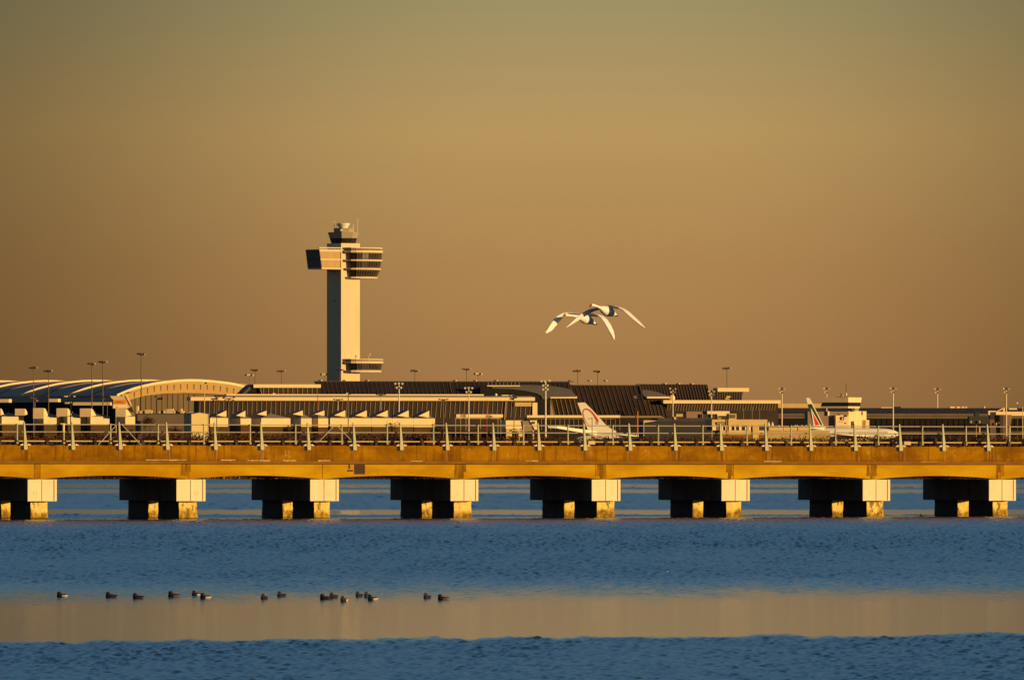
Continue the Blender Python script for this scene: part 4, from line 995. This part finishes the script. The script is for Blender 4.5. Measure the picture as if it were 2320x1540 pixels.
def tailplane(b):
    z = F.z(975.5); r0 = F.P(1322, 975.5, -1.2); r1 = F.P(1352, 978, -1.2)
    t0, t1 = F.P(1242, 964.5, -9.5), F.P(1262, 965.5, -9.5)
    th = Vector((0,0,0.22)); dn = Vector((0,0,1.1))
    b.loft([[r0+th, r1+th, r1-th-dn, r0-th-dn], [t0+th, t1+th, t1-th-dn*.5, t0-th-dn*.5]])
part('tailplane', M['white'], T, tailplane)
part('wing', M['white'], T, lambda b: b.loft([[F.P(1420, 990, -2.4), F.P(1490, 990, -2.4), F.P(1490, 993, -2.4), F.P(1420, 993, -2.4)], [F.P(1392, 984, -26), F.P(1404, 984, -26), F.P(1404, 985, -26), F.P(1392, 985, -26)]]))
F = Frame(4000, 1850, 8)
p = F.P(1940, HY)
T = thing('airliner', (p.x, p.y, 2.0), 'parked white airliner with a dark green fin enclosing a red wedge', 'airplane', 'parked airliners')
fuselage(F, 1815, 2036, 983, 2.1, 7).build('fuselage', M['white'], T, smooth=True)
q = lambda L: [(1780+x/6.418, 820+y/6.418) for x, y in L]
fin = part('fin', M['white'], T, lambda b: fin_prism(b, F, q([(297,520),(345,520),(372,560),(548,912),(585,945),(585,1010),(425,1010),(405,940)]), -0.2, 0.2))
part('green_panel', M['green'], fin, lambda b: fin_prism(b, F, q([(322,612),(378,608),(536,916),(398,916)]), -0.225, -0.202))
part('white_border', M['white'], fin, lambda b: fin_prism(b, F, q([(364,664),(510,921),(407,921)]), -0.25, -0.227))
part('red_wedge', M['red'], fin, lambda b: fin_prism(b, F, q([(391,735),(492,914),(430,919)]), -0.275, -0.252))
part('tailplane', M['white'], T, lambda b: b.loft([[F.P(1838, 970, -1.2), F.P(1868, 970, -1.2), F.P(1868, 973, -1.2), F.P(1838, 973, -1.2)], [F.P(1806, 967, -8), F.P(1820, 967, -8), F.P(1820, 968, -8), F.P(1806, 968, -8)]]))
part('wing', M['white'], T, lambda b: b.loft([[F.P(1915, 987, -2), F.P(1970, 987, -2), F.P(1970, 990, -2), F.P(1915, 990, -2)], [F.P(1878, 982, -22), F.P(1890, 982, -22), F.P(1890, 983, -22), F.P(1878, 983, -22)]]))
part('cabin_window', M['dark'], T, lambda b: [F.slab(b, x, x+1.1, 978.2, 979.8, -2.2, -2.0) for x in range(1890, 2012, 4)])

# ------------------------------------------------------------------ floodlight masts, poles
def mast(px, yt, Y, style, label, wpx=2.6, group='floodlight masts around the airport', yh=None):
    base = Vector(((px-CX)/FOC*Y, Y, 2.0)); t = thing('floodlight_mast', base, label, 'light mast', group)
    s = Y/FOC; z = lambda y: zat(y, Y); lit = style in ('lit', 'big', 'half')
    r = wpx*s/2*(1.0)
    mb = MB(); mb.tube(base, (base.x, base.y, z(yt+2)), r*1.15, r*0.8, 8); mb.build('pole', M['polecream'] if lit else M['polebrown'], t)
    def lamp(dx, dy, m, dd=-0.4, sz=1.0):
        c = Vector((base.x+dx*s, base.y+dd, z(yt+dy))); mb = MB()
        mb.loft([[c+Vector((x*sz*s, -0.5*sz, y*sz*s)) for x, y in ((-1.7,-2.1),(1.7,-2.1),(2.1,1.9),(-2.1,1.9))], [c+Vector((x*sz*s, 0.4*sz, y*sz*s)) for x, y in ((-1.1,-1.4),(1.1,-1.4),(1.2,1.6),(-1.2,1.6))]])
        mb.build('floodlight', m, t)
        mb = MB(); mb.tube(c+Vector((0,.2,0)), (base.x, base.y, z(yt+dy+3)), 0.10, n=5); mb.build('lamp_arm', M['polebrown'], t)
    rnd = random.Random(int(px*7))
    if style == 'dark':
        for dx, m in ((-9,'dark'),(-5,'dark'),(-0.5,'dark'),(4.5,'dark'),(8.5,'scoop')): lamp(dx+rnd.uniform(-1,1), rnd.uniform(0,2), M[m], -0.4, rnd.uniform(.75,1.05))
        mb = MB(); mb.tube((base.x-9*s, base.y+.2, z(yt+1.5)), (base.x+9*s, base.y+.2, z(yt+1.5)), 0.12, n=5); mb.tube((base.x, base.y, z(yt+2)), (base.x, base.y, z(yt-4)), 0.09, n=5); mb.build('crossbar', M['polebrown'], t)
    elif style == 'row':
        for dx, m in ((-8,'dark'),(-3.5,'lampcream'),(0.5,'lampcream'),(4.5,'dark'),(9,'lampcream')): lamp(dx, rnd.uniform(0,1), M[m])
        mb = MB(); mb.tube((base.x-9*s, base.y+.2, z(yt)), (base.x+9*s, base.y+.2, z(yt)), 0.12, n=5); mb.build('crossbar', M['polebrown'], t)
    elif style == 'lit':
        for dx, dy in ((-8,0),(0,-.5),(8,0),(-5,9),(5,9)): lamp(dx, dy, M['lampcream'], -0.5, 1.1)
    elif style == 'half':
        for dx, dy, m in ((-6,1,'lampcream'),(0,0,'dark'),(6,2,'scoop'),(-4,9,'lampcream'),(4.5,9,'tentroof')): lamp(dx, dy, M[m], -0.5, .9)
    elif style == 'big':
        for dx, dy in ((-9,1),(-1,1.5),(9,0),(-5,11),(5,11),(-5,20),(5,20)): lamp(dx, dy, M['lampcream'], -0.5, 1.15)
    return t
for a in (
 (76, 832, 4350, 'dark', 'dim floodlight mast over the vaulted roof, nearest the picture edge', 2.2),
 (110, 839, 4400, 'dark', 'shorter faint floodlight mast over the vaulted roof, beside the edge one', 2.0),
 (208, 823, 4360, 'dark', 'lower mast of a close pair over the vaulted roof', 2.4),
 (233, 819, 4340, 'dark', 'higher mast of a close pair over the vaulted roof', 2.6),
 (320, 801, 4300, 'dark', 'tallest floodlight mast, before the arched end wall', 2.8),
 (578, 837, 5400, 'dark', 'dark mast behind the cream pavilion roof, above a row of white lamps', 1.7),
 (565, 849, 5300, 'row', 'lower lamp row of dark and white lamps at the end of the vault', 1.0),
 (638, 839, 5400, 'dark', 'thin dark mast rising alone above the cream pavilion fascia', 1.7),
 (735, 847.5, 5250, 'row', 'lamp row of dark and white lamps close to the shaded side of the tower', 1.0),
 (770, 836, 4900, 'dark', 'small mast crossing the foot of the control tower shaft', 1.8),
 (940, 838.5, 5400, 'dark', 'lone dark mast behind the sloping glass, between tower and centre', 1.7),
 (1057, 835, 5400, 'dark', 'dark mast next to a white lamp row over the long terminal', 1.7),
 (1083, 846, 5300, 'row', 'white lamp row beside the dark mast over the long terminal', 1.0),
 (1309, 839, 5400, 'dark', 'dark mast below the flying swans, first of two', 1.7),
 (1354, 840, 5400, 'dark', 'dark mast below the flying swans, second of two', 1.7),
 (1647, 833, 5400, 'dark', 'tall dark mast above the cream-topped lookout', 1.9),
 (904, 869, 4250, 'lit', 'cream mast with five bright lamps in front of the long terminal', 3.0),
 (1062, 879, 4250, 'lit', 'cream mast standing at the flat canopy', 2.8),
 (1236, 862, 3950, 'big', 'big cream mast with seven bright lamps, left of the red-arc fin'.replace('left of', 'before the glass near'), 4.0),
 (1524.5, 879, 4250, 'half', 'cream mast at the rounded end cap of the striped terminal', 2.6),
 (1612, 885, 4250, 'half', 'cream mast by the lookout of the striped terminal', 2.8),
 (1771.5, 879.5, 4250, 'half', 'cream mast rising at the end of the striped terminal fascia', 3.0),
 (1873, 879, 4600, 'half', 'cream mast behind the ramp control tower', 2.6),
 (2023.5, 878.5, 4250, 'half', 'cream mast over the low blue roof, first past the ramp tower', 3.0),
 (2124, 880, 4950, 'half', 'cream mast behind the middle of the low blue roof', 2.8),
 (2280, 879, 4300, 'half', 'cream mast at the gabled jet bridge canopy', 2.8)):
    mast(*a)
def pole(px, yt, yb, Y, label, style='plain', m='polebrown', wpx=2.2):
    base = Vector(((px-CX)/FOC*Y, Y, 2.0)); s = Y/FOC; z = lambda y: zat(y, Y)
    t = thing('apron_lamp', base, label, 'lamp post', 'small apron lamp posts')
    mb = MB(); mb.tube(base, (px*s-CX*s, Y, z(yt)), wpx*s/2, wpx*s/2*.8, 7); mb.build('pole', M[m], t)
    def head(dx, dy, sx, sy, mm, nm='lamp'):
        c = Vector((base.x+dx*s, Y-0.3, z(yt+dy))); mb = MB()
        mb.loft([[c+Vector((x*sx*s, -.35, y*sy*s)) for x, y in ((-1,-.8),(1,-.8),(1,1),(-1,1))], [c+Vector((x*sx*s*.7, .35, y*sy*s*.7)) for x, y in ((-1,-.8),(1,-.8),(1,1),(-1,1))]]); mb.build(nm, M[mm], t)
        mb = MB(); mb.tube(c, (base.x, Y, z(yt+2)), .09, n=5); mb.build('arm', M[m], t)
    if style == 'cluster':
        rnd = random.Random(int(px)); 
        for i in range(9): head(rnd.uniform(-12,12), rnd.uniform(-6,6), rnd.uniform(1.6,2.8), rnd.uniform(1,2), rnd.choice(['dark','dark','dark','tentroof']))
    elif style == 'tee':
        for dx in (-9, -3, 3, 9): head(dx, 0.5-abs(dx)*.1, 2.4, 1.4, 'dark')
    elif style == 'teelit':
        for dx, mm in ((-9,'lampcream'),(-4,'dark'),(4,'dark'),(9,'lampcream')): head(dx, 0, 2.0, 1.6, mm)
    elif style == 'spot': head(-2.5, -1, 2.4, 2.4, 'lampcream'); head(3.5, -0.5, 2.6, 1.6, 'dark')
    elif style == 'tripod': head(0, 2, 1.6, 2.6, 'lampcream')
    elif style == 'arm': head(-6, 3, 5.5, .6, 'polebrown')
    return t
for a in (
 (160, 898, 990, 3800, 'dark near pole with a lamp bar, standing among the tank-side sheds', 'teelit', 'dark', 2.6),
 (79, 902, 940, 4300, 'dark lamp cluster before the vaulted roof eaves', 'cluster', 'polebrown', 3.0),
 (243, 905, 940, 4120, 'dark lamp cluster beside the orange board', 'cluster', 'polebrown', 2.0),
 (356, 903, 940, 4100, 'dark lamp cluster before the arched glass end', 'cluster', 'polebrown', 2.2),
 (463, 868, 935, 4300, 'lamp post with one bright lamp over the arched end', 'spot', 'scoop', 2.4),
 (491, 903, 985, 3800, 'dark lamp cluster before the long terminal, by the shed beside the gabled one', 'cluster', 'polebrown', 2.4),
 (518, 902, 978, 3820, 'thicker dark lamp cluster where the blue-grey flank begins', 'cluster', 'polebrown', 2.8),
 (720, 891, 935, 4100, 'red and white banded thin post over the small sheds', 'plain', 'redarc', 1.8),
 (766, 905, 935, 4150, 'low tee-shaped lamp post above the first joined shed', 'tee', 'scoop', 2.2),
 (789, 893, 975, 3830, 'dark lamp post with a bright lamp crossing the joined sheds', 'spot', 'polebrown', 2.6),
 (863, 894, 935, 4150, 'thin lamp post above the middle joined shed', 'tee', 'scoop', 1.8),
 (1004.5, 905, 972, 4000, 'lamp post with a bent dark lamp past the end joined shed', 'tee', 'polebrown', 2.8),
 (1103, 906, 960, 4100, 'reddish thin post crossing the flat canopy', 'plain', 'redarc', 1.6),
 (1164.5, 900, 990, 3900, 'bare dark post in front of the pale jet bridge', 'cluster', 'polebrown', 2.2),
 (1341.5, 945, 995, 3900, 'bent-arm lamp post crossing the red-arc fin', 'arm', 'polebrown', 2.0),
 (1440, 900, 948, 4200, 'dark lamp cluster against the sloping glass near its far edge', 'cluster', 'dark', 2.4),
 (1444.5, 931, 953, 4100, 'short orange marker post before the sloping glass', 'plain', 'orange', 3.0),
 (1684.5, 925, 960, 4000, 'thin vent pipe on the low office roof, next to the penthouse grille', 'plain', 'tentroof', 1.2),
 (1704, 920, 960, 4000, 'middle thin vent pipe behind the low office', 'plain', 'mull', 1.5),
 (1721, 925, 960, 4000, 'thin vent pipe behind the far end of the low office', 'plain', 'tentroof', 1.2),
 (2305, 911, 960, 4600, 'distant post with a small dish past the gabled canopy', 'tripod', 'dim', 1.4),
 (2317, 922, 945, 4450, 'short pale post on the cream canopy at the picture edge', 'plain', 'cream', 2.0)):
    pole(a[0], a[1], a[2], a[3], a[4], a[5], a[6], a[7])

# ------------------------------------------------------------------ bushes by the cargo area
def bush(px, yt, yb, hw, Y, label, n=420):
    c = W(px, yb, Y); s = Y/FOC; H = (yb-yt)*s; R = hw*s; rnd = random.Random(int(px))
    t = thing('bush', (c.x, c.y, 2.0), label, 'bush', 'bare bushes by the cargo sheds')
    mb = MB()
    for i in range(9):
        a = rnd.uniform(0, 6.28); b = Vector((c.x+math.cos(a)*R*rnd.uniform(.2,.9), c.y+math.sin(a)*R*.5, c.z+H*rnd.uniform(.3,.8)))
        mb.tube((c.x+rnd.uniform(-.3,.3)*R, c.y, 1.9), b, 0.14, 0.05, 5)
    mb.build('stem', M['bush'], t)
    mb = MB(); lumps = [(rnd.uniform(-.8,.8), rnd.uniform(-.5,.5), rnd.uniform(.35,.8)) for _ in range(7)]
    for i in range(n):
        l = rnd.choice(lumps); p = Vector((c.x+(l[0]+rnd.gauss(0,.18))*R, c.y+(l[1]+rnd.gauss(0,.2))*R, c.z+(l[2]+rnd.gauss(0,.17))*H-(0 if rnd.random() < .6 else rnd.random()*H*.6)))
        a = Vector((rnd.gauss(0,1), rnd.gauss(0,1), rnd.gauss(.3,1))).normalized()*rnd.uniform(.25,.8); b = a.orthogonal().normalized()*rnd.uniform(.1,.25)
        mb.poly([p-b, p+b, p+a])
    mb.build('twigs', M['bush'], t)
bush(336, 943, 962, 22, 3880, 'dark bare bush against the taupe service building wall')
bush(390, 967, 985, 12, 3850, 'low bare bush in front of the taupe service building, beneath its roof plant', 260)
bush(405, 968, 985, 8, 3850, 'smaller bare bush near the straw coloured shed', 200)
bush(646, 966, 984, 14, 3850, 'dark bush under the widest white cargo shed')
bush(672, 967, 984, 16, 3860, 'broad dark bush in the shade between two white sheds')
bush(890, 953, 975, 18, 3850, 'leafless pale bush before the long joined white row', 160)
bush(1010, 962, 1000, 34, 3860, 'wide dark thicket past the end shed of the joined row', 900)
bush(1060, 966, 1000, 30, 3870, 'wide dark thicket under the flat canopy', 700)

# ------------------------------------------------------------------ swans
M['feather'] = mat('white_feathers', (0.90,0.84,0.76), 0.8, 0.04, 4.0)
M['bill'] = mat('orange_bill', (0.36,0.085,0.02), 0.5, 0.05)
M['webbed'] = mat('black_skin', (0.02,0.017,0.017), 0.6, 0.1)
def swan(Y, spine, lw, rw, bill, tail, label):
    """spine: (px, py, depth, half-height px) from head to tail; wings: (px, py, depth, chord m) from the shoulder out"""
    s = Y/FOC; P = lambda px, py, d: W(px, py, Y)+Vector((0, d, 0))
    c = P(*spine[len(spine)//2][:3]); t = thing('swan', c, label, 'swan', 'pair of flying swans')
    head = Vector((-0.62, -0.78, 0.0)).normalized()
    mb = MB(); rings = []
    pts = [P(*q[:3]) for q in spine]
    for i, q in enumerate(spine):
        d = (pts[min(i+1, len(pts)-1)]-pts[max(i-1, 0)]).normalized(); x = d.cross(Vector((0,0,1))).normalized(); y = x.cross(d)
        r = q[3]*s; rings.append([pts[i]+x*r*math.cos(a)+y*r*math.sin(a) for a in [2*math.pi*j/14 for j in range(14)]])
    mb.loft(rings)
    for wg in (lw, rw):
        rings = []
        for i, (px, py, d, ch) in enumerate(wg):
            p = P(px, py, d); b = -head*ch
            q0, q1 = wg[max(0, i-1)], wg[min(len(wg)-1, i+1)]
            nrm = (P(*q1[:3])-P(*q0[:3])).cross(b+Vector((0,0,-0.1*ch))).normalized()
            if nrm.z < 0: nrm = -nrm
            th = 0.034 if i else 0.05
            if i == len(wg)-1: th = 0.02
            prof = [(0,0),(.08,1),(.3,1.2),(.65,.7),(1,.12),(.65,-.25),(.3,-.5),(.08,-.7)]
            rings.append([p+b*u+nrm*(th*0.75*v)-Vector((0,0,0.10*ch*u)) for u, v in prof])
        mb.loft(rings)
    body = mb.build('body', M['feather'], t, smooth=True)
    rm = body.modifiers.new('one_skin', 'REMESH'); rm.mode = 'VOXEL'; rm.voxel_size = 0.008; rm.use_smooth_shade = True
    sm = body.modifiers.new('relax', 'SMOOTH'); sm.factor = 0.5; sm.iterations = 8
    a, b = P(*bill[0]), P(*bill[1]); mb = MB(); mb.tube(a, b, 0.034, 0.016, 8); mb.build('bill', M['bill'], t)
    mb = MB()
    k0, k1 = P(*tail[0]), P(*tail[1]); mb.loft([[k0+Vector(v)*.05 for v in ((-1,0,.5),(1,0,.5),(1,0,-.5),(-1,0,-.5))], [k1+Vector(v)*.04 for v in ((-1,0,.3),(1,0,.3),(1,0,-.3),(-1,0,-.3))]])
    mb.build('foot', M['webbed'], t)
    return t
SY = 285.0
swan(SY-6, [(1338.5,692.5,-.62,1.2),(1341,691.5,-.56,3.2),(1345,691.8,-.48,3.0),(1352,694,-.36,2.5),(1358,696.5,-.25,3.2),(1363,699,-.14,6.2),(1369,702,-.02,10.0),(1375,704.5,.06,12.0),(1381,706.5,.14,11.0),(1387,709,.22,8.2),(1393,711.5,.30,4.2),(1397,713.5,.35,1.2)],
     [(1369,694,.16,.74),(1379,692.5,.04,.62),(1390,694.5,-.10,.40),(1400,697.5,-.20,.33),(1412,705,-.28,.29),(1424,716,-.34,.28),(1438,728,-.38,.25),(1449,737,-.40,.18),(1456,741.5,-.41,.10),(1459.5,744,-.42,.02)],
     [(1366,696,.20,.42),(1356,697.5,.26,.40),(1346,698.5,.28,.36),(1336,700.5,.26,.32),(1326,705,.20,.31),(1314,713,.12,.28),(1302,723,.04,.22),(1290,734,-.04,.13),(1281,743,-.10,.02)],
     [(1339,691.8,-.60),(1335.8,695.8,-.68)], [(1388,714.5,.22),(1397,715.5,.40)],
     'higher of two white swans, its far wing crossing in front of its mate')
swan(SY, [(1278.5,715,-.66,1.2),(1281.5,714,-.60,3.2),(1286,714.2,-.52,3.0),(1295,715,-.38,2.5),(1303,716.5,-.26,2.9),(1310,718,-.16,4.6),(1318,720,-.04,8.5),(1325,722.3,.05,11.2),(1331,724,.12,11.0),(1337,726.5,.19,8.4),(1344,730,.28,4.4),(1350,733,.35,1.2)],
     [(1325,712.5,.16,.74),(1335,711.3,.04,.62),(1345,711.8,-.06,.38),(1353,714.5,-.14,.32),(1361,721,-.20,.29),(1369,732,-.26,.28),(1377,746,-.30,.25),(1384,759,-.32,.17),(1388,767,-.33,.09),(1390,771,-.34,.02)],
     [(1322,713.5,.20,.42),(1310,711,.28,.40),(1298,709,.34,.36),(1286,708,.36,.34),(1274,709.5,.32,.33),(1263,715,.24,.32),(1254,724,.14,.30),(1246,736,.04,.28),(1239,747,-.06,.24),(1234.5,754,-.12,.12)],
     [(1279.5,714.3,-.64),(1275.6,716.8,-.74)], [(1338,731,.18),(1350,734.5,.40)],
     'lower of two white swans, ahead of its mate with orange bill leading')

# ------------------------------------------------------------------ ducks
M['duckblack'] = mat('black_plumage', (0.016,0.013,0.013), 0.7, 0.2, 8)
M['duckbrown'] = mat('brown_plumage', (0.020,0.009,0.006), 0.8, 0.35, 9)
M['duckflank'] = mat('white_flank', (0.56,0.46,0.34), 0.8, 0.1, 9)
M['duckrufous'] = mat('rufous_flank', (0.15,0.06,0.022), 0.8, 0.3, 9)
M['duckbill'] = mat('slate_bill', (0.10,0.11,0.13), 0.5, 0.1)
def duck(px, yw, wpx, kind, label, turn=None, hpx=15):
    Y = CH*FOC/(yw-HY); s = Y/FOC; Ln = 0.42
    vis = wpx*s; c = W(px, yw, Y); c.z = 0
    # how far the body is turned away from broadside follows from its seen length
    th = math.acos(max(0.25, min(1, vis/Ln))) if turn is None else rad(turn)
    sc_ = max(1.0, vis/Ln) if vis > Ln else 1.0
    t = thing('duck', c, label, 'duck', 'ducks resting on the smooth water')
    ax = Vector((-math.cos(th), -math.sin(th), 0)); side = Vector((ax.y, -ax.x, 0)); upv = Vector((0,0,1))
    P = lambda x, y, z: c+ax*x*sc_+side*y*sc_+upv*z*sc_
    mats = {'male': ['duckblack','duckflank'], 'brown': ['duckbrown','duckbrown'], 'rufous': ['duckbrown','duckrufous'], 'pale': ['duckbrown','duckflank'], 'dark': ['duckblack','duckbrown']}[kind]
    mb = MB(); rings = []
    body = [(-.23,.075,.010,.006),(-.21,.07,.035,.022),(-.16,.055,.075,.045),(-.09,.045,.095,.065),(0,.042,.105,.075),(.08,.042,.098,.08),(.14,.045,.08,.075),(.18,.045,.045,.05),(.20,.045,.01,.02)]
    n = 16
    for x, zc, hw, hh in body: rings.append([P(x, hw*math.cos(a), zc+hh*math.sin(a)) for a in [2*math.pi*j/n for j in range(n)]])
    i0 = len(mb.f); mb.loft(rings)
    if mats[0] != mats[1]:
        for ri in range(len(body)-1):
            for j in range(n):
                a = 2*math.pi*(j+.5)/n
                if 1 <= ri <= 3 and math.sin(a) < 0.5: mb.m[i0+ri*n+j] = 1
    # neck and head as one swelling that grows out of the breast
    hd = [(.09,.05,.075),(.10,.10,.068),(.108,.14,.060),(.113,.17,.052),(.115,.19,.037),(.115,.203,.014)]
    mb.loft([[P(x+1.25*r*math.cos(a), r*math.sin(a), z) for a in [2*math.pi*j/12 for j in range(12)]] for x, z, r in hd])
    mb.build('body', [M[mats[0]], M[mats[1]]], t, smooth=True)
    mb = MB(); mb.loft([[P(.17, v*.022, .145+q*.016) for v, q in ((-1,-1),(1,-1),(1,1),(-1,1))], [P(.235, v*.024, .122+q*.006) for v, q in ((-1,-1),(1,-1),(1,1),(-1,1))]]); mb.build('bill', M['duckbill'], t)
    return t
for a in (
 (141, 1351.5, 26, 'pale', 'duck with a faint white flank, farthest from the others at the picture edge'),
 (252, 1352.5, 27, 'brown', 'brown duck second along the line from the picture edge'),
 (313, 1355, 26, 'brown', 'brown duck third along the line, a little nearer than its neighbours'),
 (394, 1351.5, 28, 'rufous', 'brown duck with rufous flank beside the overlapping white-flanked two'),
 (446, 1348.5, 24, 'male', 'white-flanked duck partly hidden by the duck in front'),
 (466, 1355, 27, 'male', 'black-breasted duck overlapping the white-flanked duck behind it'),
 (599, 1356, 12, 'brown', 'smallest brown duck, seen end on before the middle of the line'),
 (638, 1350.5, 20, 'dark', 'dark duck slightly behind the smallest brown duck'),
 (737, 1356.5, 26, 'brown', 'brown duck nearest of two overlapping brown ducks'),
 (756, 1353, 18, 'brown', 'brown duck half behind another brown duck'),
 (780, 1361, 15, 'male', 'black duck seen from the front, nearest of all to the smooth water'),
 (814, 1350.5, 14, 'dark', 'dark duck seen end on, behind the bright white-flanked one'),
 (833, 1351.5, 13, 'dark', 'dark duck whose head shows over the bright white-flanked one'),
 (845, 1358.5, 25, 'male', 'black-headed duck with the brightest white flank'),
 (968, 1354, 14, 'dark', 'dark duck seen end on, next to the rearmost rufous duck'),
 (1004, 1357.5, 26, 'rufous', 'rufous duck at the tail end of the line under mid bridge'),
 (2088, 1169.5, 10, 'dark', 'tiny dark duck alone by a bridge pier')):
    duck(*a)
